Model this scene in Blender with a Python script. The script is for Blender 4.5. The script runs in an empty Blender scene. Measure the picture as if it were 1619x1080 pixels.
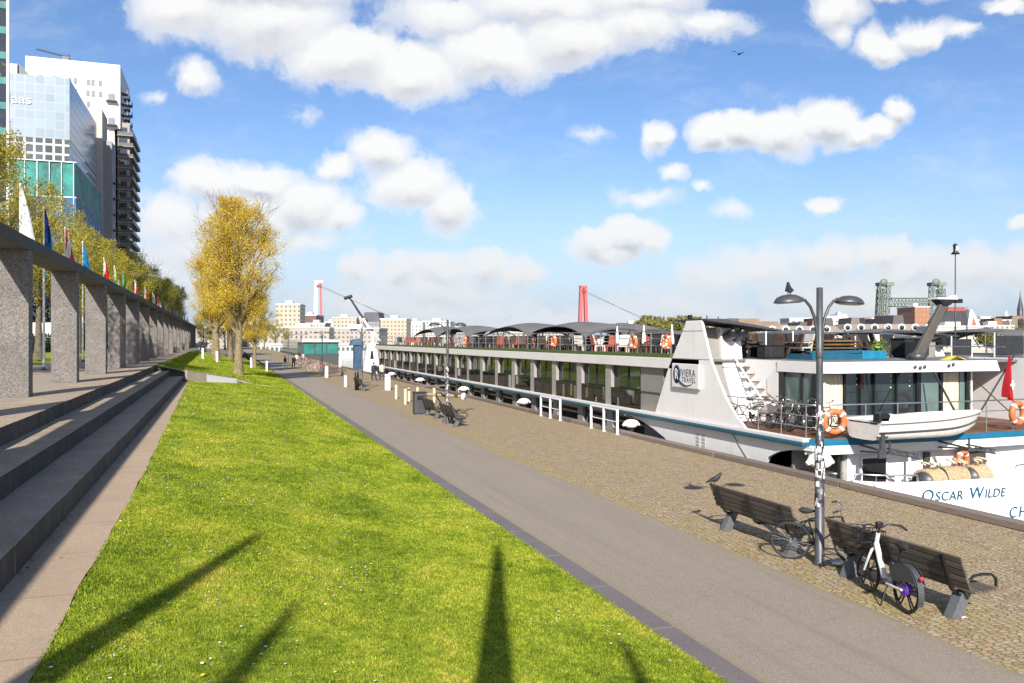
import bpy, bmesh, math, random
import numpy as np
from mathutils import Vector, Matrix

R = math.radians
rnd = random.Random(7)
SC = bpy.context.scene
COL = SC.collection

# ------------------------------------------------------------------ helpers
def link(o, parent=None, loc=None, rotz=None):
    COL.objects.link(o)
    if parent is not None:
        o.parent = parent
    if loc is not None:
        o.location = loc
    if rotz is not None:
        o.rotation_euler = (0, 0, rotz)
    return o

def tag(o, label=None, cat=None, group=None, kind=None):
    if label: o['label'] = label
    if cat: o['category'] = cat
    if group: o['group'] = group
    if kind: o['kind'] = kind
    return o

def thing(name, label, cat, loc=(0, 0, 0), rotz=0.0, group=None):
    o = bpy.data.objects.new(name, None)
    o.empty_display_size = 0.2
    link(o, None, loc, rotz)
    return tag(o, label, cat, group)

def dup(o, parent=None, loc=None, rotz=None, label=None, group=None, skip=()):
    c = o.copy()
    COL.objects.link(c)
    if parent is not None:
        c.parent = parent
    if loc is not None: c.location = loc
    if rotz is not None: c.rotation_euler = (0, 0, rotz)
    if label: c['label'] = label
    if group: c['group'] = group
    for ch in list(o.children):
        if ch.name.split('.')[0] in skip:
            continue
        dup(ch, c)
    return c

class MB:
    """collects shapes, links them as one mesh object"""
    def __init__(self):
        self.v = []; self.f = []; self.m = []; self.s = []
    def add(self, vs, fs, mat=0, smooth=False, M=None):
        b = len(self.v)
        for p in vs:
            p = Vector(p)
            if M is not None: p = M @ p
            self.v.append(p)
        for f in fs:
            self.f.append([b + i for i in f]); self.m.append(mat); self.s.append(smooth)
        return self
    def box(self, x0, x1, y0, y1, z0, z1, mat=0, M=None):
        vs = [(x0,y0,z0),(x1,y0,z0),(x1,y1,z0),(x0,y1,z0),(x0,y0,z1),(x1,y0,z1),(x1,y1,z1),(x0,y1,z1)]
        return self.add(vs, [(0,3,2,1),(4,5,6,7),(0,1,5,4),(1,2,6,5),(2,3,7,6),(3,0,4,7)], mat, False, M)
    def quad(self, a, b, c, d, mat=0, M=None):
        return self.add([a,b,c,d], [(0,1,2,3)], mat, False, M)
    def prism(self, poly, axis, a, b, mat=0, M=None):
        def P(u, w, t):
            return {'x': (t,u,w), 'y': (u,t,w), 'z': (u,w,t)}[axis]
        n = len(poly)
        vs = [P(u,w,a) for u,w in poly] + [P(u,w,b) for u,w in poly]
        fs = [tuple(range(n))[::-1], tuple(range(n, 2*n))] + [(i,(i+1)%n,n+(i+1)%n,n+i) for i in range(n)]
        return self.add(vs, fs, mat, False, M)
    def tube(self, path, r, n=8, mat=0, closed=False, caps=True, M=None, smooth=True):
        P = [Vector(p) for p in path]; k = len(P)
        rs = r if isinstance(r, (list, tuple)) else [r]*k
        rings = []; prev = None
        for i in range(k):
            if closed: t = P[(i+1) % k] - P[i-1]
            else: t = P[min(i+1,k-1)] - P[max(i-1,0)]
            if t.length < 1e-9: t = Vector((0,0,1))
            t.normalize()
            if prev is None:
                a = Vector((0,0,1)) if abs(t.z) < .9 else Vector((1,0,0))
                u = t.cross(a).normalized()
            else:
                u = prev - t*prev.dot(t)
                if u.length < 1e-6: u = t.orthogonal()
                u.normalize()
            prev = u; w = t.cross(u)
            rings.append([P[i] + (u*math.cos(2*math.pi*j/n) + w*math.sin(2*math.pi*j/n))*rs[i] for j in range(n)])
        vs = [p for rg in rings for p in rg]; fs = []
        for i in range(k if closed else k-1):
            i2 = (i+1) % k
            for j in range(n):
                fs.append((i*n+j, i*n+(j+1)%n, i2*n+(j+1)%n, i2*n+j))
        self.add(vs, fs, mat, smooth, M)
        if caps and not closed:
            self.add(rings[0], [tuple(range(n))[::-1]], mat, False, M)
            self.add(rings[-1], [tuple(range(n))], mat, False, M)
        return self
    def lathe(self, prof, n=16, mat=0, M=None, smooth=True):
        vs = []; fs = []
        for r, z in prof:
            for j in range(n):
                a = 2*math.pi*j/n
                vs.append((r*math.cos(a), r*math.sin(a), z))
        for i in range(len(prof)-1):
            for j in range(n):
                fs.append((i*n+j, i*n+(j+1)%n, (i+1)*n+(j+1)%n, (i+1)*n+j))
        fs.append(tuple(range(n))[::-1]); k = (len(prof)-1)*n
        fs.append(tuple(range(k, k+n)))
        return self.add(vs, fs, mat, smooth, M)
    def grid(self, fn, nu, nv, mat=0, smooth=True):
        vs = [fn(i/nu, j/nv) for i in range(nu+1) for j in range(nv+1)]
        fs = [(i*(nv+1)+j, (i+1)*(nv+1)+j, (i+1)*(nv+1)+j+1, i*(nv+1)+j+1) for i in range(nu) for j in range(nv)]
        return self.add(vs, fs, mat, smooth)
    def build(self, name, mats, parent=None, bevel=0.0, loc=None, rotz=None):
        me = bpy.data.meshes.new(name)
        me.from_pydata([tuple(p) for p in self.v], [], self.f)
        if not isinstance(mats, (list, tuple)): mats = [mats]
        for m in mats: me.materials.append(m)
        me.polygons.foreach_set('material_index', self.m)
        me.polygons.foreach_set('use_smooth', self.s)
        me.update()
        o = bpy.data.objects.new(name, me)
        link(o, parent, loc, rotz)
        if bevel > 0:
            b = o.modifiers.new('bevel', 'BEVEL'); b.width = bevel; b.segments = 2; b.limit_method = 'ANGLE'
        return o

def np_mesh(name, verts, faces_n, mat, parent=None, smooth=False):
    """verts (N*k,3) consecutive k-gons"""
    k = faces_n; n = len(verts)//k
    me = bpy.data.meshes.new(name)
    me.vertices.add(len(verts)); me.vertices.foreach_set('co', np.ascontiguousarray(verts, dtype=np.float32).ravel())
    me.loops.add(n*k); me.loops.foreach_set('vertex_index', np.arange(n*k, dtype=np.int32))
    me.polygons.add(n); me.polygons.foreach_set('loop_start', np.arange(0, n*k, k, dtype=np.int32))
    me.polygons.foreach_set('loop_total', np.full(n, k, dtype=np.int32))
    me.materials.append(mat)
    me.update(calc_edges=True); me.validate()
    o = bpy.data.objects.new(name, me)
    return link(o, parent)

def text_mb(s, size, depth=0.004, spacing=1.0):
    cu = bpy.data.curves.new('t', 'FONT'); cu.body = s; cu.size = size; cu.extrude = depth
    cu.space_character = spacing; cu.resolution_u = 3
    o = bpy.data.objects.new('t', cu); COL.objects.link(o)
    dg = bpy.context.evaluated_depsgraph_get()
    me = bpy.data.meshes.new_from_object(o.evaluated_get(dg))
    vs = [v.co.copy() for v in me.vertices]; fs = [tuple(p.vertices) for p in me.polygons]
    bpy.data.objects.remove(o); bpy.data.curves.remove(cu); bpy.data.meshes.remove(me)
    return vs, fs

def add_text(mb, s, size, fn, depth=0.004, spacing=1.0, mat=0):
    vs, fs = text_mb(s, size, depth, spacing)
    mb.add([fn(v) for v in vs], fs, mat)
    return max(v.x for v in vs)

def T(x=0, y=0, z=0, rz=0, rx=0, ry=0):
    return Matrix.Translation((x,y,z)) @ Matrix.Rotation(rz,4,'Z') @ Matrix.Rotation(ry,4,'Y') @ Matrix.Rotation(rx,4,'X')

# ------------------------------------------------------------------ materials
def new_mat(name):
    m = bpy.data.materials.new(name); m.use_nodes = True
    nt = m.node_tree; bs = nt.nodes['Principled BSDF']
    return m, nt, bs

def nd(nt, typ, **kw):
    n = nt.nodes.new(typ)
    for k, v in kw.items(): setattr(n, k, v)
    return n

def coords(nt, scale=1.0, kind='Object'):
    tc = nd(nt, 'ShaderNodeTexCoord'); mp = nd(nt, 'ShaderNodeMapping')
    sc = scale if isinstance(scale, (tuple, list)) else (scale,)*3
    mp.inputs['Scale'].default_value = sc
    nt.links.new(tc.outputs[kind], mp.inputs['Vector'])
    return mp.outputs['Vector']

def noise(nt, vec, scale, detail=4, rough=.6, dist=0.0):
    n = nd(nt, 'ShaderNodeTexNoise')
    n.inputs['Scale'].default_value = scale; n.inputs['Detail'].default_value = detail
    n.inputs['Roughness'].default_value = rough; n.inputs['Distortion'].default_value = dist
    if vec is not None: nt.links.new(vec, n.inputs['Vector'])
    return n.outputs['Fac']

def ramp(nt, fac, stops):
    r = nd(nt, 'ShaderNodeValToRGB')
    el = r.color_ramp.elements
    while len(el) < len(stops): el.new(.5)
    for e, (p, c) in zip(el, stops):
        e.position = p; e.color = (c[0], c[1], c[2], 1) if len(c) == 3 else c
    nt.links.new(fac, r.inputs['Fac'])
    return r.outputs['Color']

def mix(nt, fac, a, b, mode='MIX'):
    m = nd(nt, 'ShaderNodeMix', data_type='RGBA', blend_type=mode)
    for s, v in ((m.inputs['Factor'], fac), (m.inputs['A'], a), (m.inputs['B'], b)):
        if hasattr(v, 'is_linked') or hasattr(v, 'links'): nt.links.new(v, s)
        elif isinstance(v, (int, float)): s.default_value = v
        else: s.default_value = (*v[:3], 1)
    return m.outputs['Result']

def mth(nt, op, a, b=None, c=None, clamp=False):
    m = nd(nt, 'ShaderNodeMath', operation=op, use_clamp=clamp)
    for i, v in enumerate((a, b, c)):
        if v is None: continue
        if isinstance(v, (int, float)): m.inputs[i].default_value = v
        else: nt.links.new(v, m.inputs[i])
    return m.outputs[0]

def bump(nt, bs, h, strength=.4, dist=.01):
    b = nd(nt, 'ShaderNodeBump'); b.inputs['Strength'].default_value = strength
    b.inputs['Distance'].default_value = dist
    nt.links.new(h, b.inputs['Height']); nt.links.new(b.outputs['Normal'], bs.inputs['Normal'])

def pbr(name, col, rough=.6, metal=0.0, var=.12, sc=3.0, bmp=0.0, bsc=40.0, rnd_obj=0.0, spec=None, dirt=None, dsc=1.2):
    """plain painted / worn surface: colour varied by two noises, optional blotches of dirt"""
    m, nt, bs = new_mat(name)
    vec = coords(nt)
    n1 = noise(nt, vec, sc, 6, .65)
    lo = [c*(1-var*1.6) for c in col]; hi = [min(1, c*(1+var)) for c in col]
    c = ramp(nt, n1, [(.3, lo), (.7, hi)])
    if dirt is not None:
        d = noise(nt, vec, dsc, 8, .75, .4)
        c = mix(nt, ramp(nt, d, [(.5, (0,0,0)), (.72, (.75,.75,.75))]), c, dirt)
    if rnd_obj > 0:
        oi = nd(nt, 'ShaderNodeObjectInfo')
        v = mth(nt, 'MULTIPLY_ADD', oi.outputs['Random'], rnd_obj*2, 1-rnd_obj)
        hs = nd(nt, 'ShaderNodeHueSaturation'); nt.links.new(v, hs.inputs['Value']); nt.links.new(c, hs.inputs['Color'])
        c = hs.outputs['Color']
    nt.links.new(c, bs.inputs['Base Color'])
    bs.inputs['Roughness'].default_value = rough; bs.inputs['Metallic'].default_value = metal
    if spec is not None: bs.inputs['Specular IOR Level'].default_value = spec
    if bmp > 0: bump(nt, bs, noise(nt, vec, bsc, 5, .6), bmp, .01)
    return m

M = {}
M['white'] = None
M['white2'] = pbr('white_gloss_paint', (.78,.77,.75), .35, var=.04)
M['offwhite'] = pbr('off_white_panel', (.60,.575,.54), .5, var=.06, sc=1.5, dirt=(.45,.42,.38))
M['greywall'] = pbr('warm_grey_panel', (.24,.225,.20), .55, var=.06, sc=1.2)
M['pillar'] = pbr('grey_pillar_paint', (.30,.285,.26), .55, var=.06)
M['darkmetal'] = pbr('dark_grey_metal', (.075,.078,.085), .45, .3, var=.15, sc=6)
M['black'] = pbr('black_metal', (.018,.018,.02), .4, .2, var=.2, sc=8)
M['rubber'] = pbr('black_rubber', (.02,.02,.02), .75, var=.2, sc=20)
M['steel'] = pbr('stainless_steel', (.55,.55,.55), .3, .9, var=.1, sc=8)
M['teal'] = pbr('teal_paint', (.012,.085,.135), .4, var=.15, sc=2)
M['blue'] = pbr('blue_stripe_paint', (.01,.13,.23), .45, var=.1, sc=2)
M['bluetarp'] = pbr('blue_tarpaulin', (.01,.17,.29), .5, var=.2, sc=3, bmp=.4, bsc=5)
M['orange'] = pbr('orange_plastic', (.58,.15,.045), .5, var=.15, sc=6)
M['red'] = pbr('red_cloth', (.55,.015,.02), .7, var=.15, sc=5)
M['redpaint'] = pbr('red_bridge_paint', (.48,.10,.10), .55, var=.1, sc=.1)
M['deckwood'] = pbr('brown_teak_deck', (.16,.065,.03), .65, var=.3, sc=4, bmp=.3, bsc=30)
M['turf'] = pbr('green_deck_turf', (.07,.11,.018), .9, var=.35, sc=14, bmp=.6, bsc=80)
M['canvas'] = pbr('grey_canopy_canvas', (.14,.13,.125), .8, var=.15, sc=.8)
M['screen'] = pbr('dark_wind_screen', (.03,.03,.03), .35, var=.3, sc=6)
M['rope'] = pbr('tan_rope', (.42,.33,.20), .85, var=.3, sc=18, bmp=.8, bsc=60)
M['yellow'] = pbr('yellow_cloth', (.65,.47,.03), .7)
M['skin'] = pbr('skin', (.45,.26,.18), .6, var=.05)
M['hair'] = pbr('dark_hair', (.03,.02,.015), .7)
M['cream'] = pbr('cream_curtain', (.56,.52,.40), .85, var=.12, sc=9)
M['deckgrey'] = pbr('grey_deck', (.15,.15,.15), .8, var=.2)
M['purple'] = pbr('purple_hub', (.10,.03,.30), .4)
M['brick'] = pbr('brown_brick', (.24,.10,.065), .85, var=.3, sc=.3)

def glass_mat(name, tint, rough=.03, var=.3, sc=.8, spec=.9, metal=0.0):
    m, nt, bs = new_mat(name)
    vec = coords(nt)
    n1 = noise(nt, vec, sc, 3, .5)
    c = ramp(nt, n1, [(.3, [t*(1-var) for t in tint]), (.7, [t*(1+var) for t in tint])])
    nt.links.new(c, bs.inputs['Base Color'])
    bs.inputs['Roughness'].default_value = rough
    bs.inputs['Specular IOR Level'].default_value = spec
    bs.inputs['Metallic'].default_value = metal
    bs.inputs['IOR'].default_value = 1.6
    return m
M['cabin'] = glass_mat('dark_cabin_glass', (.018,.03,.027), .04, .6, .9)
M['lounge'] = glass_mat('lounge_glass', (.02,.03,.03), .04, .4, .8)
M['palegreen'] = glass_mat('pale_green_glass', (.10,.15,.13), .05, .3, .6)
M['tealglass'] = glass_mat('teal_glass', (.04,.19,.16), .06, .25, .5)

def clear_glass(name, tint=(.75,.85,.82), mixf=.25):
    m, nt, bs = new_mat(name)
    nt.nodes.remove(bs)
    out = nt.nodes['Material Output']
    tr = nd(nt, 'ShaderNodeBsdfTransparent'); gl = nd(nt, 'ShaderNodeBsdfGlossy')
    tr.inputs['Color'].default_value = (*tint, 1); gl.inputs['Roughness'].default_value = .03
    fr = nd(nt, 'ShaderNodeLayerWeight'); fr.inputs['Blend'].default_value = mixf
    mx = nd(nt, 'ShaderNodeMixShader')
    nt.links.new(fr.outputs['Fresnel'], mx.inputs[0]); nt.links.new(tr.outputs[0], mx.inputs[1]); nt.links.new(gl.outputs[0], mx.inputs[2])
    nt.links.new(mx.outputs[0], out.inputs['Surface'])
    return m
M['balglass'] = clear_glass('clear_balustrade_glass', (.7,.72,.68), .5)

def wood_mat(name, c1, c2, axis=1):
    m, nt, bs = new_mat(name)
    s = [14, 14, 14]; s[axis] = .9
    vec = coords(nt, tuple(s))
    n1 = noise(nt, vec, 3.0, 8, .7, .6); n2 = noise(nt, coords(nt, 1.7), 2.2, 4, .6)
    c = ramp(nt, n1, [(.28, c1), (.5, [(a+b)/2 for a, b in zip(c1, c2)]), (.72, c2)])
    c = mix(nt, mth(nt, 'MULTIPLY', n2, .55), c, (.16,.145,.12))
    oi = nd(nt, 'ShaderNodeObjectInfo')
    v = mth(nt, 'MULTIPLY_ADD', oi.outputs['Random'], .5, .75)
    hs = nd(nt, 'ShaderNodeHueSaturation'); nt.links.new(v, hs.inputs['Value']); nt.links.new(c, hs.inputs['Color'])
    nt.links.new(hs.outputs['Color'], bs.inputs['Base Color'])
    bs.inputs['Roughness'].default_value = .75
    bump(nt, bs, n1, .5, .004)
    return m
M['slat'] = wood_mat('weathered_bench_wood', (.035,.025,.018), (.13,.095,.07), 1)
M['timber'] = wood_mat('quay_edge_timber', (.10,.07,.055), (.25,.19,.155), 1)

def concrete(name, base, agg=.5, sc=60.0, stain=(.12,.11,.10), st=.45, bm=.5):
    """exposed-aggregate / cast concrete with blotchy stains"""
    m, nt, bs = new_mat(name)
    oi = nd(nt, 'ShaderNodeObjectInfo'); sh = nd(nt, 'ShaderNodeVectorMath', operation='MULTIPLY_ADD'); sh.inputs[1].default_value = (37, 53, 29)
    nt.links.new(oi.outputs['Random'], sh.inputs[0]); nt.links.new(coords(nt), sh.inputs[2]); vec = sh.outputs[0]
    v = nd(nt, 'ShaderNodeTexVoronoi'); v.inputs['Scale'].default_value = sc; nt.links.new(vec, v.inputs['Vector'])
    sep = nd(nt, 'ShaderNodeSeparateColor'); nt.links.new(v.outputs['Color'], sep.inputs[0])
    g = sep.outputs[0]
    c = ramp(nt, g, [(0, [b*(1-agg) for b in base]), (.55, base), (1, [min(1, b*(1+agg)) for b in base])])
    big = noise(nt, vec, .8, 9, .72, .5)
    c = mix(nt, ramp(nt, big, [(.42, (0,0,0)), (.75, (st,)*3)]), c, stain)
    mpv = nd(nt, 'ShaderNodeMapping'); mpv.inputs['Scale'].default_value = (2.5, 2.5, .35); nt.links.new(vec, mpv.inputs['Vector'])
    st2 = noise(nt, mpv.outputs[0], 1.6, 6, .7)
    c = mix(nt, ramp(nt, st2, [(.55, (0,0,0)), (.8, (st*.8,)*3)]), c, [s*.6 for s in stain])
    nt.links.new(c, bs.inputs['Base Color']); bs.inputs['Roughness'].default_value = .9
    bump(nt, bs, mth(nt, 'ADD', g, mth(nt, 'MULTIPLY', noise(nt, vec, 9, 6), 1.2)), bm, .006)
    return m
M['column'] = concrete('granite_aggregate_concrete', (.175,.158,.145), .5, 38, (.07,.062,.057), .6)
M['beam'] = concrete('weathered_beam_concrete', (.10,.095,.09), .4, 50, (.045,.043,.04), .5)
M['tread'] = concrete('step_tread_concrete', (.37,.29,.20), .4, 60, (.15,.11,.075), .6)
M['riser'] = concrete('shaded_stained_concrete', (.075,.066,.055), .6, 50, (.018,.016,.013), .95)  # dark drip stains, plus the risers' shade put into the colour
M['paving'] = concrete('pink_grey_paving', (.33,.275,.23), .25, 90, (.20,.165,.135), .4)
M['footblock'] = concrete('grey_foot_block', (.10,.105,.115), .25, 90, (.06,.06,.065), .3, .3)

def streaked(name, col, rough, streak=(.36,.29,.23), amt=.55):
    """ship plating: faint plate joints, runs of rust and grime below fittings"""
    m, nt, bs = new_mat(name)
    vec = coords(nt)
    c = ramp(nt, noise(nt, vec, 1.3, 6), [(.3,[q*.95 for q in col]),(.7,col)])
    st = noise(nt, coords(nt,(5,5,.22)), 2.0, 8, .7)
    c = mix(nt, ramp(nt, st, [(.58,(0,0,0)),(.80,(amt*.7,)*3)]), c, streak)
    bl = noise(nt, vec, .7, 8, .75, .4)
    c = mix(nt, ramp(nt, bl, [(.5,(0,0,0)),(.75,(.5,)*3)]), c, [q*.78 for q in col])
    tc = nd(nt,'ShaderNodeTexCoord'); sx = nd(nt,'ShaderNodeSeparateXYZ'); nt.links.new(tc.outputs['Object'], sx.inputs[0])
    f = mth(nt,'FRACT', mth(nt,'MULTIPLY', sx.outputs['Y'], .42)); j = mth(nt,'LESS_THAN', mth(nt,'ABSOLUTE', mth(nt,'SUBTRACT', f, .5)), .004)
    c = mix(nt, mth(nt,'MULTIPLY', j, .35), c, (.3,.28,.26))
    nt.links.new(c, bs.inputs['Base Color']); bs.inputs['Roughness'].default_value = rough
    bump(nt, bs, noise(nt, coords(nt,(1,.6,1)), 1.5, 3), .25, .03)
    return m
M['white'] = streaked('white_ship_paint', (.77,.755,.735), .42, (.42,.35,.28), .5)
M['offwhite'] = streaked('off_white_panel', (.70,.68,.65), .5, (.40,.35,.30), .35)
SKY_STRENGTH = 0.092; CLOUD_GAIN = .57; EXPOSURE = .80
# ------------------------------------------------------------------ camera, sun, sky
F = 1300.0; PSI = math.atan(454.5/F); EYE = 4.0
cp, sp = math.cos(PSI), math.sin(PSI)
cam = bpy.data.cameras.new('camera'); co = bpy.data.objects.new('camera', cam); COL.objects.link(co)
co.location = (0, 0, EYE); co.rotation_euler = (R(90), 0, -PSI)
cam.sensor_width = 36; cam.lens = 36*F/1619; cam.shift_y = -4/1619; cam.clip_end = 20000; cam.clip_start = .1
SC.camera = co

def cam_pt(px, depth, z=0.0):
    """the place on level z that stands at this bearing and distance down the river (distant things only)"""
    xc = (px-809.5)/F*depth
    return (xc*cp + depth*sp, depth*cp - xc*sp, z)

AZ, EL = R(19.6), R(31.0)
ldir = Vector((math.sin(AZ)*math.cos(EL), math.cos(AZ)*math.cos(EL), -math.sin(EL)))
sun = bpy.data.lights.new('sun', 'SUN'); sun.energy = 4.6; sun.angle = R(.53); sun.color = (1.0, .95, .87)
so = bpy.data.objects.new('sun', sun); COL.objects.link(so)
so.rotation_euler = ldir.to_track_quat('-Z', 'Y').to_euler(); so.location = (-20, -60, 60)

W = bpy.data.worlds.new('World'); SC.world = W; W.use_nodes = True
nt = W.node_tree; nt.nodes.clear()
out = nd(nt, 'ShaderNodeOutputWorld')
sky = nd(nt, 'ShaderNodeTexSky', sky_type='NISHITA', sun_disc=False)
sky.sun_elevation = EL; sky.sun_rotation = AZ + math.pi
sky.air_density = 1.0; sky.dust_density = .6; sky.ozone_density = 2.5
bg1 = nd(nt, 'ShaderNodeBackground'); bg1.inputs['Strength'].default_value = SKY_STRENGTH
hs = nd(nt, 'ShaderNodeHueSaturation'); hs.inputs['Saturation'].default_value = 1.18
nt.links.new(sky.outputs[0], hs.inputs['Color'])
tint = mix(nt, 1.0, hs.outputs[0], (1.02,.915,.97), 'MULTIPLY')
tc = nd(nt, 'ShaderNodeTexCoord'); D = tc.outputs['Generated']
def dot(v):
    n = nd(nt, 'ShaderNodeVectorMath', operation='DOT_PRODUCT'); nt.links.new(D, n.inputs[0]); n.inputs[1].default_value = v
    return n.outputs['Value']
fwd = dot((sp, cp, 0)); rgt = dot((cp, -sp, 0)); up = dot((0, 0, 1))
fw = mth(nt, 'MAXIMUM', fwd, .05)
u = mth(nt, 'DIVIDE', rgt, fw); v = mth(nt, 'DIVIDE', up, fw)
# towards the horizon the air is pale and milky
low = nd(nt, 'ShaderNodeMapRange', interpolation_type='SMOOTHSTEP'); low.inputs['From Min'].default_value = .20; low.inputs['From Max'].default_value = -.02
nt.links.new(up, low.inputs['Value'])
hz = tuple(c*CLOUD_GAIN/SKY_STRENGTH for c in (.44,.59,.80))
nt.links.new(mix(nt, mth(nt,'MULTIPLY',low.outputs['Result'],.9), tint, hz), bg1.inputs['Color'])
cmb = nd(nt, 'ShaderNodeCombineXYZ'); nt.links.new(u, cmb.inputs[0]); nt.links.new(v, cmb.inputs[1])
# billow: warp the cloud map with two noises
def warp(vec, scale, amt, detail, off):
    n = nd(nt, 'ShaderNodeTexNoise'); n.inputs['Scale'].default_value = scale; n.inputs['Detail'].default_value = detail
    n.inputs['Roughness'].default_value = .62
    a = nd(nt, 'ShaderNodeVectorMath', operation='ADD'); a.inputs[1].default_value = off
    nt.links.new(vec, a.inputs[0]); nt.links.new(a.outputs[0], n.inputs['Vector'])
    s = nd(nt, 'ShaderNodeVectorMath', operation='SUBTRACT'); s.inputs[1].default_value = (.5, .5, .5)
    nt.links.new(n.outputs['Color'], s.inputs[0])
    k = nd(nt, 'ShaderNodeVectorMath', operation='SCALE'); k.inputs['Scale'].default_value = amt
    nt.links.new(s.outputs[0], k.inputs[0])
    r = nd(nt, 'ShaderNodeVectorMath', operation='ADD'); nt.links.new(vec, r.inputs[0]); nt.links.new(k.outputs[0], r.inputs[1])
    return r.outputs[0]
P1 = warp(warp(cmb.outputs[0], 7.0, .05, 3, (3.1, 1.7, 0)), 26.0, .030, 8, (1.3, 7.7, 0))
def field(P, dy=0.0):
    acc = None
    for (cx, cy, rx, ry, st) in CLOUDS:
        s = nd(nt, 'ShaderNodeVectorMath', operation='MULTIPLY_ADD')
        kx, ky = F/(rx*1.05), F/(ry*1.05)
        nt.links.new(P, s.inputs[0]); s.inputs[1].default_value = (kx, ky, 0)
        s.inputs[2].default_value = (-(cx-809.5)/F*kx, -((536-cy)/F+dy)*ky, 0)
        l = nd(nt, 'ShaderNodeVectorMath', operation='LENGTH'); nt.links.new(s.outputs[0], l.inputs[0])
        d = mth(nt, 'MULTIPLY_ADD', l.outputs['Value'], -st, st)
        acc = d if acc is None else mth(nt, 'SMOOTH_MAX', acc, d, .12)
    return acc
CLOUDS = [  # bearing / height of each heap on the 1619 px frame, half-width, half-height, density
 (290,22,100,62,1.05),(430,38,150,72,1.1),(560,92,140,62,1.1),(655,112,110,58,1.1),(780,82,130,62,1.1),(900,62,120,58,1.0),(1010,42,110,55,.9),(1120,40,80,36,.7),(700,25,110,50,.75),(850,5,200,50,.85),(420,-20,220,50,1.),(1010,0,140,40,.8),
 (308,128,46,34,.75),(243,160,28,14,.4),(470,180,40,12,.25),
 (330,290,75,42,1.0),(405,285,75,40,1.1),(480,320,90,52,1.1),(530,262,50,28,.9),(600,245,60,42,1.0),(650,295,80,58,1.1),(705,325,58,52,1.05),(390,340,130,50,1.0),(545,340,45,35,1.0),(270,350,85,62,.75),(330,395,160,48,.75),(470,375,110,30,.6),(240,430,140,70,.7),(330,450,110,60,.6),
 (570,420,52,30,.9),(640,430,60,32,.9),(700,425,60,34,.9),(770,420,60,32,1.0),(820,430,48,28,.95),(690,455,170,34,.75),(690,485,240,36,.6),(570,480,110,40,.55),
 (945,385,50,30,1.1),(990,372,62,34,1.15),(1035,382,38,26,1.05),(970,400,60,20,1.0),
 (1043,215,36,31,1.1),(1130,215,44,37,1.25),(1175,208,55,42,1.3),(1235,208,70,46,1.3),(1305,198,64,46,1.3),(1350,212,50,32,1.15),(1380,205,45,26,1.0),(1416,178,35,34,1.15),
 (1325,10,64,38,.95),(1330,45,34,30,.7),(1400,66,54,32,1.1),(1462,50,62,30,1.1),(1520,45,36,18,.6),(1590,5,60,18,.9),(1400,-12,90,18,.8),
 (1068,276,28,17,.75),(1020,312,62,22,.5),(1116,295,17,10,.6),(1165,330,42,18,.45),(1305,315,32,19,1.0),(1612,355,26,18,1.0),(935,205,45,14,.35),
 (1130,440,90,42,.65),(1210,425,85,40,.8),(1310,410,80,42,.85),(1400,400,80,38,.9),(1440,425,110,45,.9),(1540,430,100,45,.85),(1610,435,80,50,.85),(1380,470,260,45,.7),(1080,480,150,40,.5),(980,505,700,34,.5),
]
A = field(P1)
LOW = field(P1, -.016)            # what lies a little higher in the heap: deep under it the cloud is greyer
fine = noise(nt, P1, 26.0, 12, .64)
wisp = noise(nt, cmb.outputs[0], 9.0, 9, .7)
dens = mth(nt, 'ADD', mth(nt, 'MULTIPLY_ADD', mth(nt, 'SUBTRACT', fine, .5), 1.25, A), mth(nt, 'MULTIPLY', mth(nt, 'SUBTRACT', wisp, .5), .6))
mr = nd(nt, 'ShaderNodeMapRange', interpolation_type='SMOOTHSTEP'); mr.inputs['From Min'].default_value = -.08; mr.inputs['From Max'].default_value = .34
nt.links.new(dens, mr.inputs['Value']); alpha = mth(nt, 'MULTIPLY', mr.outputs['Result'], mth(nt, 'MULTIPLY_ADD', A, 1.25, .34, clamp=True))
vl = nd(nt, 'ShaderNodeMapping'); vl.inputs['Scale'].default_value = (1.3, 3.6, 1); vl.inputs['Rotation'].default_value = (0,0,.35); nt.links.new(P1, vl.inputs['Vector'])
veil = nd(nt, 'ShaderNodeMapRange', interpolation_type='SMOOTHSTEP'); veil.inputs['From Min'].default_value = .46; veil.inputs['From Max'].default_value = .80; veil.inputs['To Max'].default_value = .30
nt.links.new(noise(nt, vl.outputs[0], 3.4, 12, .68), veil.inputs['Value'])
alpha = mth(nt, 'MAXIMUM', alpha, veil.outputs['Result'])
front = mth(nt, 'GREATER_THAN', fwd, .1)
other = nd(nt, 'ShaderNodeMapRange', interpolation_type='SMOOTHSTEP'); other.inputs['From Min'].default_value = .5; other.inputs['From Max'].default_value = .66
nt.links.new(noise(nt, D, 3.0, 8, .6), other.inputs['Value'])
alpha = mth(nt, 'ADD', mth(nt, 'MULTIPLY', alpha, front), mth(nt, 'MULTIPLY', other.outputs['Result'], mth(nt, 'SUBTRACT', 1, front)))
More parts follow.
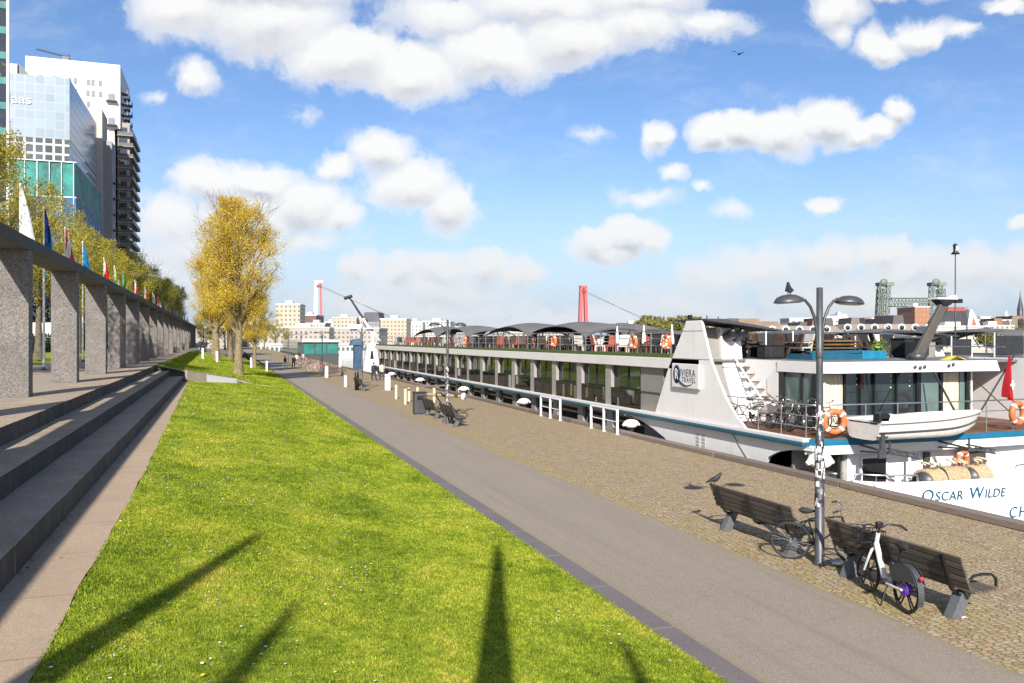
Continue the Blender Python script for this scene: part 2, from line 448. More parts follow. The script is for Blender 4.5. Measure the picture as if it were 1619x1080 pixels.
# bases and folds of the heaps are greyer than their sunlit rims
fold = noise(nt, P1, 16.0, 9, .6)
under = mth(nt, 'MULTIPLY_ADD', mth(nt, 'SUBTRACT', LOW, A), 1.3, .28)
thick = mth(nt, 'ADD', mth(nt, 'MULTIPLY', under, mth(nt, 'MULTIPLY_ADD', A, 1.6, .1, clamp=True)), mth(nt, 'MULTIPLY', mth(nt, 'SUBTRACT', fold, .5), .95), clamp=True)
CC = CLOUD_GAIN
ccol = ramp(nt, thick, [(0, (1.0*CC, 1.0*CC, .99*CC)), (.35, (.90*CC, .905*CC, .92*CC)), (1, (.58*CC, .615*CC, .68*CC))])
far_ = nd(nt, 'ShaderNodeMapRange', interpolation_type='SMOOTHSTEP'); far_.inputs['From Min'].default_value = .20; far_.inputs['From Max'].default_value = .02
nt.links.new(up, far_.inputs['Value'])
ccol = mix(nt, mth(nt,'MULTIPLY',far_.outputs['Result'],.62), ccol, (.68*CC,.735*CC,.81*CC))
bg2 = nd(nt, 'ShaderNodeBackground'); nt.links.new(ccol, bg2.inputs['Color']); bg2.inputs['Strength'].default_value = 1.0
mx = nd(nt, 'ShaderNodeMixShader')
nt.links.new(mth(nt, 'MULTIPLY', alpha, .97), mx.inputs[0]); nt.links.new(bg1.outputs[0], mx.inputs[1]); nt.links.new(bg2.outputs[0], mx.inputs[2])
nt.links.new(mx.outputs[0], out.inputs['Surface'])

SC.view_settings.view_transform = 'Standard'; SC.view_settings.look = 'None'
SC.view_settings.exposure = EXPOSURE; SC.view_settings.gamma = 1
SC.cycles.max_bounces = 6; SC.cycles.diffuse_bounces = 3; SC.cycles.glossy_bounces = 3; SC.cycles.transparent_max_bounces = 12
SC.cycles.use_denoising = True
# ------------------------------------------------------------------ setting
def struct(o): return tag(o, kind='structure')
SK = .0042          # the terrace runs a touch off the quay's own line

# water and the wide ground
def water_mat():
    m, nt, bs = new_mat('river_water')
    vec = coords(nt, (1, 1, 1))
    n = noise(nt, vec, .7, 6, .6)
    bs.inputs['Base Color'].default_value = (.045,.055,.05,1); bs.inputs['Roughness'].default_value = .08
    bump(nt, bs, n, .6, .15)
    return m
M['water'] = water_mat()
MB().quad((16.5,-400,-2.9),(6000,-400,-2.9),(6000,6000,-2.9),(16.5,6000,-2.9)).build('river_water', M['water'])
struct(bpy.data.objects['river_water'])
g = MB().quad((-5000,-800,-3.3),(6000,-800,-3.3),(6000,9000,-3.3),(-5000,9000,-3.3)).build('ground', pbr('city_ground', (.14,.13,.11), .95, var=.3, sc=.02)); struct(g)

# asphalt path
def asphalt():
    m, nt, bs = new_mat('worn_tan_asphalt')
    vec = coords(nt)
    v = nd(nt, 'ShaderNodeTexVoronoi'); v.inputs['Scale'].default_value = 95; nt.links.new(vec, v.inputs['Vector'])
    sep = nd(nt, 'ShaderNodeSeparateColor'); nt.links.new(v.outputs['Color'], sep.inputs[0])
    c = ramp(nt, sep.outputs[0], [(0,(.165,.134,.10)),(.5,(.245,.202,.153)),(1,(.34,.285,.22))])
    big = noise(nt, coords(nt,(1,.35,1)), .9, 8, .7, .3)
    c = mix(nt, ramp(nt, big, [(.35,(0,0,0)),(.7,(.55,)*3)]), c, (.285,.235,.178))
    sp_ = noise(nt, vec, 2.2, 9, .8, .2)
    c = mix(nt, ramp(nt, sp_, [(.66,(0,0,0)),(.72,(.5,)*3)]), c, (.10,.09,.08))
    mk = noise(nt, coords(nt,(3.5,.7,1)), 1.3, 8, .8)
    c = mix(nt, ramp(nt, mk, [(.70,(0,0,0)),(.74,(.5,)*3)]), c, (.33,.29,.235))
    sxp = nd(nt,'ShaderNodeSeparateXYZ'); nt.links.new(vec, sxp.inputs[0])
    # sand and moss gathered along both edges, and long worn lanes
    ed_ = mth(nt,'ABSOLUTE', mth(nt,'SUBTRACT', sxp.outputs['X'], 7.43))
    en = mth(nt,'MULTIPLY_ADD', mth(nt,'SUBTRACT', noise(nt, vec, 3.2, 8, .75), .5), .9, ed_)
    c = mix(nt, ramp(nt, mth(nt,'SUBTRACT', en, .7), [(.62,(0,0,0)),(.9,(.6,)*3)]), c, (.235,.19,.105))
    ln = noise(nt, coords(nt,(2.2,.05,1)), 1.6, 5, .6)
    c = mix(nt, ramp(nt, ln, [(.5,(0,0,0)),(.68,(.28,)*3)]), c, (.15,.125,.098))
    gr = noise(nt, vec, 34, 3, .7)
    c = mix(nt, ramp(nt, gr, [(.70,(0,0,0)),(.76,(.6,)*3)]), c, (.42,.36,.28))
    wv = nd(nt, 'ShaderNodeTexVoronoi', feature='DISTANCE_TO_EDGE'); wv.inputs['Scale'].default_value = .33
    nv = nd(nt, 'ShaderNodeTexNoise'); nv.inputs['Scale'].default_value = 1.4; nv.inputs['Detail'].default_value = 6
    nt.links.new(vec, nv.inputs['Vector'])
    ad = nd(nt, 'ShaderNodeVectorMath', operation='ADD'); nt.links.new(vec, ad.inputs[0]); nt.links.new(nv.outputs['Color'], ad.inputs[1])
    nt.links.new(ad.outputs[0], wv.inputs['Vector'])
    c = mix(nt, ramp(nt, wv.outputs['Distance'], [(.0,(.22,)*3),(.004,(0,0,0))]), c, (.10,.085,.07))
    nt.links.new(c, bs.inputs['Base Color']); bs.inputs['Roughness'].default_value = .88
    bump(nt, bs, sep.outputs[0], .35, .004)
    return m
def edge_strip(mb, x0fn, x1fn, y0, y1, z, step):
    n = int((y1-y0)/step); ys = [y0+(y1-y0)*i/n for i in range(n+1)]
    vs = [(x0fn(y), y, z) for y in ys] + [(x1fn(y), y, z) for y in ys]
    mb.add(vs, [(i, n+1+i, n+2+i, i+1) for i in range(n)])
wob = [rnd.uniform(-1,1) for _ in range(4000)]
def jag(y, a=.06):
    i = y*3.1; k = int(math.floor(i)); f = i-k
    return a*(wob[k%4000]*(1-f)+wob[(k+1)%4000]*f) + a*.7*math.sin(y*.7)
pm = MB(); edge_strip(pm, lambda y: 5.86, lambda y: 9.0+jag(y), -12, 140, .012, .25)
edge_strip(pm, lambda y: 5.86, lambda y: 9.0, 140, 420, .012, 20)
struct(pm.build('path', asphalt()))

# cobbled quay
def cobbles():
    m, nt, bs = new_mat('mossy_brick_cobbles')
    tc = nd(nt, 'ShaderNodeTexCoord')
    sepx = nd(nt, 'ShaderNodeSeparateXYZ'); nt.links.new(tc.outputs['Object'], sepx.inputs[0])
    wv = noise(nt, coords(nt), 1.2, 3)
    mp = nd(nt, 'ShaderNodeMapping'); mp.inputs['Rotation'].default_value = (0,0,R(4))
    ad = nd(nt, 'ShaderNodeVectorMath', operation='ADD')
    nv = nd(nt, 'ShaderNodeTexNoise'); nv.inputs['Scale'].default_value = 3.5; nv.inputs['Detail'].default_value = 3
    nt.links.new(tc.outputs['Object'], nv.inputs['Vector'])
    sc_ = nd(nt, 'ShaderNodeVectorMath', operation='SCALE'); sc_.inputs['Scale'].default_value = .06
    nt.links.new(nv.outputs['Color'], sc_.inputs[0])
    nt.links.new(tc.outputs['Object'], ad.inputs[0]); nt.links.new(sc_.outputs[0], ad.inputs[1])
    nt.links.new(ad.outputs[0], mp.inputs['Vector'])
    mp.inputs['Scale'].default_value = (7.2, 11.8, 1)
    vo = nd(nt, 'ShaderNodeTexVoronoi', voronoi_dimensions='2D'); ve = nd(nt, 'ShaderNodeTexVoronoi', voronoi_dimensions='2D', feature='DISTANCE_TO_EDGE')
    for q in (vo, ve):
        q.inputs['Scale'].default_value = 1.0; q.inputs['Randomness'].default_value = .62; nt.links.new(mp.outputs[0], q.inputs['Vector'])
    vs_ = nd(nt, 'ShaderNodeSeparateColor'); nt.links.new(vo.outputs['Color'], vs_.inputs[0])
    jn = nd(nt, 'ShaderNodeMapRange', interpolation_type='SMOOTHSTEP'); jn.inputs['From Min'].default_value = .13; jn.inputs['From Max'].default_value = .02
    nt.links.new(ve.outputs['Distance'], jn.inputs['Value']); joint_f = jn.outputs['Result']
    stone = ramp(nt, vs_.outputs[0], [(0,(.27,.175,.10)),(.3,(.36,.265,.145)),(.55,(.40,.275,.165)),(.75,(.335,.27,.185)),(1,(.44,.35,.215))])
    grime = noise(nt, coords(nt), 6, 8, .75)
    stone = mix(nt, ramp(nt, grime, [(.45,(0,0,0)),(.8,(.45,)*3)]), stone, (.17,.125,.075))
    moss_n = noise(nt, coords(nt), .55, 9, .72, .3)
    edge = mth(nt, 'MULTIPLY_ADD', sepx.outputs['X'], -.42, 4.55, clamp=True)      # moss gathers along the path
    mossf = mth(nt, 'ADD', moss_n, mth(nt, 'MULTIPLY', edge, .16))
    joint = mix(nt, ramp(nt, mossf, [(.48,(0,0,0)),(.62,(1,)*3)]), (.27,.21,.115), (.29,.25,.07))
    jf = mth(nt, 'MULTIPLY', joint_f, .85)
    c = mix(nt, jf, stone, joint)
    spread = ramp(nt, mth(nt, 'ADD', mossf, mth(nt,'MULTIPLY', mth(nt,'SUBTRACT', noise(nt, coords(nt), 14, 6, .7), .5), .35)), [(.60,(0,0,0)),(.76,(.7,)*3)])
    c = mix(nt, spread, c, (.32,.26,.065))
    nt.links.new(c, bs.inputs['Base Color']); bs.inputs['Roughness'].default_value = .92
    h = mth(nt, 'SUBTRACT', mth(nt, 'MULTIPLY', noise(nt, coords(nt), 30, 4), .35), joint_f)
    bump(nt, bs, h, 1.0, .03)
    return m
M['cobbles'] = cobbles()
cq = MB().box(8.6, 16.5, -12, 420, -3.2, .004); struct(cq.build('quay_paving', M['cobbles']))

# concrete kerb between lawn and path (slabs with open joints)
kb = MB(); y = -10.0
while y < 130:
    L = 1.98 if y > 30 else 1.0*2
    kb.box(5.5+rnd.uniform(-.01,.01), 5.87, y, y+L-.012, -.2, .03+rnd.uniform(-.004,.004)); y += L
struct(kb.build('kerb_strip', concrete('grey_kerb_concrete', (.155,.132,.128), .25, 90, (.09,.08,.08), .5), bevel=.008))

# quay edge: timber beams, each one its own
beam0 = None; y = -6.0; i = 0
while y < 118:
    L = 6.0
    if beam0 is None:
        b = MB().box(-.17,.17,0,L-.03,0,.16); beam0 = b.build('quay_timber', M['timber'], bevel=.02); o = beam0
    else: o = dup(beam0)
    o.location = (15.77+rnd.uniform(-.015,.015), y, .004+rnd.uniform(-.01,.006)); o.rotation_euler = (0,0,rnd.uniform(-.002,.002))
    tag(o, 'long weathered brown timber beam lying along the quay edge', 'timber beam', 'timber beams edging the quay')
    y += L; i += 1

# paving strip below the steps, terrace pavement
STEP_A = 1.8; ZP = 2.2; HR = .378
ZS = ZP - 3*HR            # 1.066
def strip_edge(y):
    return -1.56 - .0042*y - max(0, (y-18))*.012
sm = MB(); 
ys = [-12+i*.5 for i in range(147)]
vs = [(-2.405-SK*y, y, ZS) for y in ys]+[(strip_edge(y)+jag(y*2.3,.025), y, ZS) for y in ys]
n = len(ys); sm.add(vs, [(i, n+i, n+i+1, i+1) for i in range(n-1)])
def paving_mat():
    m = concrete('pink_grey_strip', (.40,.295,.20), .22, 90, (.25,.18,.12), .5)
    nt = m.node_tree; bs = nt.nodes['Principled BSDF']
    src = bs.inputs['Base Color'].links[0].from_socket
    tc = nd(nt,'ShaderNodeTexCoord'); sx = nd(nt,'ShaderNodeSeparateXYZ'); nt.links.new(tc.outputs['Object'], sx.inputs[0])
    f = mth(nt,'FRACT', mth(nt,'MULTIPLY_ADD', sx.outputs['Y'], .5, .2)); w = mth(nt,'ABSOLUTE', mth(nt,'SUBTRACT', f, .5))
    w = mth(nt,'ADD', w, mth(nt,'MULTIPLY', noise(nt, coords(nt), 8, 4), .012))
    c = mix(nt, ramp(nt, w, [(.0,(1,)*3),(.016,(0,)*3)]), src, (.09,.075,.05))
    nt.links.new(c, bs.inputs['Base Color'])
    return m
M['strip'] = paving_mat()
struct(sm.build('pavement_strip', M['strip']))
def plaza_mat():
    m = concrete('terrace_paving', (.33,.27,.20), .3, 60, (.17,.14,.11), .45)
    return m
pl = MB().quad((-400,-12,ZP),(-4.2,-12,ZP),(-4.2,62,ZP),(-400,62,ZP)); pl.quad((-400,62,ZP),(-4.2,62,ZP),(-4.2,420,ZP),(-400,420,ZP))
o = struct(pl.build('terrace_pavement', plaza_mat())); o.rotation_euler = (0,0,SK)

# broad sitting steps
st = thing('sitting_steps', 'three broad grey concrete sitting steps below the colonnade, risers dark and stained', 'steps', (0,0,0), SK)
xs = [-4.2, -3.27, -2.40]
for i in range(3):
    x1 = xs[i]; x0 = x1 - (1.3 if i == 0 else .95); zt = ZP - i*HR
    b = MB(); y = -12.0
    while y < 60.5:
        L = 1.48
        dz = rnd.uniform(-.003,.003)
        b.box(x0, x1+rnd.uniform(-.004,.004), y, y+L-.02, zt-HR-.1, zt+.006+dz)
        y += L
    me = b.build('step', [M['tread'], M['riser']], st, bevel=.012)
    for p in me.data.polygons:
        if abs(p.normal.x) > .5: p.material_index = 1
ew = MB().prism([(-4.25,ZP+.03),(-4.25,.6),(-2.2,.6),(-2.2,ZS+.1)], 'y', 60.3, 60.6)
ew.build('end_wall', M['riser'], st)

# lawn
def lawn_z(x, y):
    xe = strip_edge(y)
    t = (x-xe)/(5.5-xe)
    t = min(1, max(0, t))
    return (ZS-.01)*(1-t) + .02*t + .05*math.sin(math.pi*t)*math.sin(y*.21+.6) + .02*math.sin(x*1.9+y*.55)*math.sin(math.pi*t)
def grass_cols(name, lo, mid, hi, yel, blade=True):
    m, nt, bs = new_mat(name)
    vec = coords(nt)
    n1 = noise(nt, coords(nt,(1,.7,1)), .62, 7, .68, .3); n2 = noise(nt, vec, 5.5, 6, .7)
    f = mth(nt, 'MULTIPLY_ADD', mth(nt, 'SUBTRACT', n2, .5), .8, n1)
    c = ramp(nt, f, [(.30, lo), (.44, mid), (.57, hi), (.70, yel)])
    if blade:
        gi = nd(nt, 'ShaderNodeNewGeometry')
        v = mth(nt, 'MULTIPLY_ADD', gi.outputs['Random Per Island'], .95, .52)
        hs = nd(nt, 'ShaderNodeHueSaturation'); nt.links.new(v, hs.inputs['Value']); nt.links.new(c, hs.inputs['Color'])
        c = hs.outputs['Color']
        tr = nd(nt, 'ShaderNodeBsdfTranslucent'); nt.links.new(c, tr.inputs['Color'])
        mx = nd(nt, 'ShaderNodeMixShader'); mx.inputs[0].default_value = .45
        nt.links.new(bs.outputs[0], mx.inputs[1]); nt.links.new(tr.outputs[0], mx.inputs[2])
        nt.links.new(mx.outputs[0], nt.nodes['Material Output'].inputs['Surface'])
        bs.inputs['Specular IOR Level'].default_value = .15
    else:
        bump(nt, bs, n2, .8, .05)
        bs.inputs['Specular IOR Level'].default_value = .1
    nt.links.new(c, bs.inputs['Base Color']); bs.inputs['Roughness'].default_value = .8
    return m
GL = ((.11,.16,.014),(.195,.252,.020),(.28,.325,.030),(.39,.36,.055))
M['lawn'] = grass_cols('lawn_soil_grass', *[tuple(c*.95 for c in g) for g in GL], blade=False)
M['blade'] = grass_cols('grass_blades', *[tuple(c*1.25 for c in g) for g in GL])
lm = MB(); ny, nx = 150, 26
ysl = [-12 + (66.6+12)*i/ny for i in range(ny+1)]
vs = []
for y in ysl:
    xe = strip_edge(y)
    for j in range(nx+1):
        x = xe + (5.5-xe)*j/nx
        vs.append((x, y, lawn_z(x,y)))
lm.add(vs, [(i*(nx+1)+j, i*(nx+1)+j+1, (i+1)*(nx+1)+j+1, (i+1)*(nx+1)+j) for i in range(ny) for j in range(nx)], 0, True)
struct(lm.build('lawn', M['lawn']))
# far lawn: rises to the terrace
def far_z(x, y):
    t = min(1, max(0, (5.5-x)/(5.5+4.45)))
    f = .02 + 2.16*t + .06*math.sin(y*.3+x)*math.sin(math.pi*t)
    w = max(min(1,max(0,(y-64.5)/12)), min(1,max(0,(1.7-x)/1.2)))
    return f*w + (lawn_z(x,66)+.01)*(1-w)
fm = MB()
def fl(u, v):
    x = -4.45 + u*9.95; y0 = 61.6 + 3.4*max(0,min(1,(x+2.3)/3.2)); y = y0 + v*(151.6-y0)
    x0 = x - .0042*y*(1-u)
    return (x0, y, far_z(x, y))
fm.grid(fl, 30, 60)
struct(fm.build('far_lawn', M['lawn']))

# grass blades: one mass, only where the camera or a step beside it can see
rg = np.random.default_rng(3)
def blades(n, y0, y1, zfn, xlo, xhi, hmul=1.0, seed=1, power=1.0):
    g = np.random.default_rng(seed)
    y = y0 + (y1-y0)*g.random(n)**power
    lo = xlo(y); x = lo + (xhi-lo)*g.random(n)
    ang = np.arctan2(x, np.maximum(y,.1)) - PSI
    keep = np.abs(ang) < R(37)
    x, y = x[keep], y[keep]; n = len(x)
    z = np.array([zfn(a,b) for a, b in zip(x, y)])
    d = np.sqrt(x*x+y*y)
    a = g.random(n)*2*np.pi
    cl = .65 + .7*(np.sin(x*2.1+np.sin(y*1.3)*2)*np.sin(y*1.7+x)*.5+.5)*g.random(n)
    h = (.013+.018*g.random(n))*hmul*cl*(1+d/50)
    w = (.0036+.003*g.random(n))*(1+d/9)
    lean = .9*h*g.random(n)
    la = a + np.pi/2 + g.normal(0,.6,n)
    v = np.empty((n,3,3))
    v[:,0,0] = x-np.cos(a)*w; v[:,0,1] = y-np.sin(a)*w; v[:,0,2] = z-.006
    v[:,1,0] = x+np.cos(a)*w; v[:,1,1] = y+np.sin(a)*w; v[:,1,2] = z-.006
    v[:,2,0] = x+np.cos(la)*lean; v[:,2,1] = y+np.sin(la)*lean; v[:,2,2] = z+h
    return v.reshape(-1,3)
se = lambda y: -1.56-.0042*y-np.maximum(0,y-18)*.012-.015
bv = np.concatenate([blades(230000, 5.5, 17, lawn_z, se, 5.53, 1.0, 1), blades(120000, 16, 34, lawn_z, se, 5.53, 1.1, 2), blades(60000, 32, 66, lawn_z, lambda y: np.where(y>61, -1.6+(y-61)*.6, se(y)), 5.53, 1.2, 3)])
tag(np_mesh('grass', bv, 3, M['blade']), 'short bright green lawn grass between the steps and the path', 'grass', kind='stuff')
bv = blades(50000, 65.5, 120, far_z, lambda y: -4.4+0*y, 5.5, 1.5, 4)
tag(np_mesh('grass', bv, 3, M['blade']), 'grass of the far lawn under the trees', 'grass', kind='stuff')
def dots(n, seed, size, col, y0, y1, power):
    g = np.random.default_rng(seed)
    y = y0+(y1-y0)*g.random(n*4)**power; x = se(y)+(5.4-se(y))*g.random(n*4)
    keep = (np.sin(x*1.3+np.sin(y*.8)*1.5)+np.sin(y*1.1+x*.7)+g.normal(0,.8,n*4) - .25*(x-1)) > .5
    x, y = x[keep][:n], y[keep][:n]; m_ = len(x)
    z = np.array([lawn_z(a,b) for a, b in zip(x,y)]) + .034
    s = size*(.7+.6*g.random(m_))*(1+np.sqrt(x*x+y*y)/60); k = 6; v = np.empty((m_,k,3))
    tx, ty = g.normal(0,.3,m_), g.normal(-.4,.25,m_)
    for i in range(k):
        a = 2*np.pi*i/k
        v[:,i,0] = x+np.cos(a)*s; v[:,i,1] = y+np.sin(a)*s; v[:,i,2] = z+(tx*np.cos(a)+ty*np.sin(a))*s
    return np_mesh('daisies', v.reshape(-1,3), k, pbr(col[0], col[1], .8, var=.05))
tag(dots(4200, 5, .0125, ('daisy_white', (.75,.75,.68)), 5.5, 55, 1.3), 'tiny white daisies scattered through the lawn', 'daisies', kind='stuff')
o = dots(420, 9, .014, ('dandelion_yellow', (.75,.5,.02)), 5.5, 40, 1.2); o.name = 'dandelions'
tag(o, 'small yellow dandelions dotted in the lawn', 'dandelions', kind='stuff')

# low white wall and sloping edging where the two lawns meet
rw = thing('retaining_wall', 'low white painted retaining wall slanting down across the lawn', 'wall')
pts = [(-2.45,61.2),(-1.2,62.4),(.9,65.1),(2.2,65.5),(4.9,65.6)]
def wall_seg(mb, i0, i1, base, top, th=.12):
    for i in range(i0, i1):
        (xa,ya),(xb,yb) = pts[i], pts[i+1]
        t = Vector((xb-xa,yb-ya,0)).normalized(); nrm = Vector((-t.y,t.x,0))*th
        vs = []
        for (x,y), s in (((xa,ya),0),((xb,yb),0)):
            for off in (0,1):
                for tb in (0,1):
                    p = Vector((x,y,0))+nrm*off
                    vs.append((p.x,p.y, far_z(x,y)+(top if tb else base)))
        mb.add(vs, [(0,1,5,4),(2,6,7,3),(1,3,7,5),(0,2,3,1),(4,5,7,6)])
a = MB(); wall_seg(a,1,2,-.5,.06); a.build('painted_face', M['white2'], rw)
a = MB(); wall_seg(a,0,1,-.6,.1,.2); wall_seg(a,2,4,-.2,.03,.14); a.build('concrete_edging', M['paving'], rw)
a = MB(); wall_seg(a,1,2,.061,.13,.2); a.build('coping', M['paving'], rw)

# dry leaves and twigs blown against the lowest riser
g = np.random.default_rng(12); n = 900
y = 3+57*g.random(n)**1.4; x = -2.40 - SK*y + np.abs(g.normal(0,.07,n))*(1+1.5*(np.sin(y*1.7)>.5)); z = np.full(n, ZS+.008)
keep = np.sin(y*2.3)+np.sin(y*.9+1)+g.normal(0,.6,n) > .1; x,y,z = x[keep],y[keep],z[keep]; n = len(x)
v = np.empty((n,4,3)); a = g.random(n)*6.28; s_ = .012+.02*g.random(n)
for i,(ca,k) in enumerate(((0,1.3),(1.57,.6),(3.14,1.3),(4.71,.6))):
    v[:,i,0] = x+np.cos(a+ca)*s_*k; v[:,i,1] = y+np.sin(a+ca)*s_*k; v[:,i,2] = z+.012*g.random(n)
tag(np_mesh('leaf_litter', v.reshape(-1,3), 4, pbr('dry_brown_leaf',(.16,.09,.045),.9,var=.4,sc=9)), 'dry brown leaves blown along the foot of the steps', 'leaf litter', kind='stuff')
# ------------------------------------------------------------------ colonnade
col_root = thing('colonnade', 'long grey aggregate concrete colonnade of square slab columns under one dark beam', 'colonnade', (0,0,0), SK)
b = MB()
y = -22.0
while y < 215:
    b.box(-6.55,-5.56,y,y+8.985,6.76,7.14); y += 9.0
b.build('beam', M['beam'], col_root, bevel=.02)
cm = MB().box(-.475,.475,0,.58,0,4.56)
c0 = None
for i in range(-4, 21):
    y = 28.9 + 9.0*i
    if c0 is None:
        c0 = cm.build('column', M['column'], col_root, bevel=.015); c = c0
    else: c = dup(c0, col_root)
    c.location = (-6.055, y, ZP)

# ------------------------------------------------------------------ flagpoles
def flag_mesh(seed, bands, L=3.0, wtop=.04, wbot=.42, vertical=False):
    """a flag hanging limp beside its pole: folds bunched at the top, wider at the hem"""
    r = random.Random(seed); mb = MB()
    nu, nv = 14, 18
    ph = r.uniform(0,6)
    nb = len(bands)
    def P(i, j):
        t = j/nv; w = wtop+(wbot-wtop)*t**.8
        a = i/nu
        x = .05 + w*a + .03*math.sin(ph+t*5)*t
        y = (.06+.10*t)*math.sin(a*11+ph+t*1.5)*(.3+a)
        return (x, y, -L*t*(1-.12*a) - .02)
    for i in range(nu):
        for j in range(nv):
            k = min(nb-1, int((i/nu if vertical else (j/nv*.6+i/nu*.4))*nb))
            mb.add([P(i,j),P(i,j+1),P(i+1,j+1),P(i+1,j)], [(0,1,2,3)], k, True)
    return mb
FC = {k: pbr('flag_'+k, c, .75, var=.1, sc=4) for k, c in dict(white=(.75,.75,.76), red=(.58,.02,.03), blue=(.02,.05,.30), sky=(.02,.26,.55), orange=(.65,.16,.02), green=(.03,.25,.06), yellow=(.68,.48,.04), lime=(.30,.5,.05)).items()}
poles = [
 ((-9.3,46.2), 9.5, ('white',), 'plain white flag', 3.6, .75), ((-9.67,54), 9.4, ('blue','blue','sky'), 'dark blue flag', 2.6, .5),
 ((-10.0,63), 9.4, ('red','white','red'), 'red and white flag', 2.6, .55), ((-10.2,72), 9.4, ('sky',), 'sky blue flag', 2.6, .55),
 ((-10.4,86), 9.4, ('white','red','orange'), 'white, red and orange flag', 2.6, .6), ((-10.5,95), 9.4, ('white','lime','white'), 'white flag with pale green', 2.6, .5),
 ((-10.5,103), 9.4, ('lime','green','yellow'), 'green and yellow flag', 2.6, .6), ((-10.5,117), 9.4, ('white','red','blue'), 'white, red and blue flag', 2.6, .5),
 ((-10.6,133), 9.4, ('white','orange','red'), 'orange and red flag under white', 2.6, .6), ((-10.6,148), 9.4, ('red','white','orange'), 'red flag with white and orange', 2.6, .6),
 ((-10.6,160), 9.4, ('red','white'), 'red over white flag', 2.6, .6), ((-10.6,180), 9.4, ('white',), 'white flag, first of the pale far row', 2.6, .4),
 ((-10.6,195), 9.4, ('orange','yellow'), 'orange and yellow flag', 2.6, .5), ((-10.6,215), 9.4, ('white','sky'), 'white and pale blue flag', 2.6, .4),
 ((-10.6,228), 9.4, ('white','green'), 'white and green flag far down the row', 2.6, .5), ((-10.6,250), 9.4, ('white','red'), 'white and red flag far down the row', 2.6, .4),
 ((-10.6,272), 9.4, ('sky','white'), 'blue and white flag far down the row', 2.6, .4), ((-10.6,300), 9.4, ('yellow','white'), 'yellow and white flag, last of the row', 2.6, .4)]
pm_ = MB().lathe([(.075,0),(.075,1.2),(.06,5),(.04,9.35),(.055,9.36),(.05,9.45),(.0,9.48)], 10)
pole0 = None; base0 = MB().lathe([(.16,0),(.16,.04),(.09,.10),(.09,.16)], 10)
def flagpole(x, y, z, bands, what, L, wb, seed, grp='flagpoles along the terrace', rz=0.0, lbl=None, sc=1.0):
    global pole0
    t = thing('flagpole', lbl or ('white flagpole behind the colonnade carrying a limp ' + what), 'flagpole', (x,y,z), rz, grp)
    t.scale = (1,1,sc)
    if pole0 is None:
        pole0 = (pm_.build('pole', M['white2'], t), base0.build('base', M['darkmetal'], t))
    else:
        for p in pole0: dup(p, t)
    f = flag_mesh(seed, bands, L, .05, wb).build('flag', [FC[k] for k in bands], t)
    f.location = (0,0,9.3)
for i, ((x,y),h,bands,what,L,wb) in enumerate(poles):
    flagpole(x-SK*y, y, ZP, bands, what, L, wb, i+1, rz=-.3+.2*(i%3))
# four more stand behind the camera; their limp flags throw the streaks on the lawn
SHADOW_TIPS = [(.61,14.56),(.81,10.41),(4.8,14.61),(4.75,9.4)]
for i, (x,y) in enumerate(SHADOW_TIPS):
    L_ = (ZP+9.4-.5)/math.tan(EL)
    bx, by = x-math.sin(AZ)*L_, y-math.cos(AZ)*L_
    zb = ZP if bx < -4.2 else 1.0
    dz = lawn_z(x,y)
    L_ = (zb+9.4-dz)/math.tan(EL); bx, by = x-math.sin(AZ)*L_, y-math.cos(AZ)*L_
    flagpole(bx, by, zb, ('white',), 'white flag', 6.5, .40, 40+i, 'flagpoles behind the camera', rz=-AZ, lbl='white flagpole with long white flag standing behind the photographer')

# ------------------------------------------------------------------ benches
def make_bench(L, feet, name='park_bench'):
    t = thing(name, 'park bench', 'bench')
    # back slats
    for i in range(5):
        z0 = .47+i*.098; x0 = .015-(z0-.46)*.38
        m4 = T(x0, 0, z0, 0, 0, R(-20))
        MB().box(-.018,.018,0,L,0,.086,0,m4).build('back_slat', M['slat'], t, bevel=.006)
    for i in range(6):
        MB().box(.09+i*.078,.15+i*.078,0,L,.40+.004*i,.435+.004*i).build('seat_slat', M['slat'], t, bevel=.006)
    # frames: a curved bar from seat front up the back
    for fy in (feet[0], L*.5, feet[1]):
        m = MB()
        path = [(.56,.375),(.30,.36),(.10,.37),(.03,.42),(-.02,.52),(-.09,.72),(-.165,.93)]
        th = .022
        for (xa,za),(xb,zb) in zip(path, path[1:]):
            d = Vector((xb-xa,0,zb-za)); n = Vector((-d.z,0,d.x)).normalized()*th
            for s in (1,): 
                vs = []
                for (x,z) in ((xa,za),(xb,zb)):
                    for k in (-1,1):
                        for yy in (fy-.025,fy+.025):
                            vs.append((x+n.x*k-.02*0, yy, z+n.z*k))
                m.add(vs, [(0,1,5,4),(2,6,7,3),(0,4,6,2),(1,3,7,5),(0,2,3,1),(4,5,7,6)])
        o = m.build('frame', M['black'], t); o.location = (-.025, 0, -.012)
    for fy in feet:
        m = MB().prism([(-.07,0),(.13,0),(.30,.36),(.12,.36)], 'y', fy-.085, fy+.085)
        m.build('foot', M['footblock'], t, bevel=.012)
    for fy in (.06, L-.06):
        m = MB().tube([(.02,fy,.56),(.12,fy,.645),(.28,fy,.66),(.46,fy,.64),(.545,fy,.58),(.55,fy,.46)], .021, 8)
        m.build('armrest', M['black'], t)
    return t
bench = make_bench(2.75, (.32,2.45))
bench.location = (9.86, 8.75, .006)
bench['label'] = 'weathered dark slatted bench with the white rental bike parked against its back'; bench['group'] = 'benches along the quay'
def put_bench(x, y, rz, label, s=1.0):
    o = dup(bench, None, (x,y,.006), rz, label); o.scale = (1,s,1); return o
put_bench(9.86, 12.4, 0, 'weathered dark slatted bench beyond the lamp post, a bird on its far end', .96)
put_bench(9.86, 35.85, 0, 'small looking bench beside the sticker covered second lamp post', .92)
put_bench(9.95, 39.9, 0, 'bench next to the dark litter bin', .92)
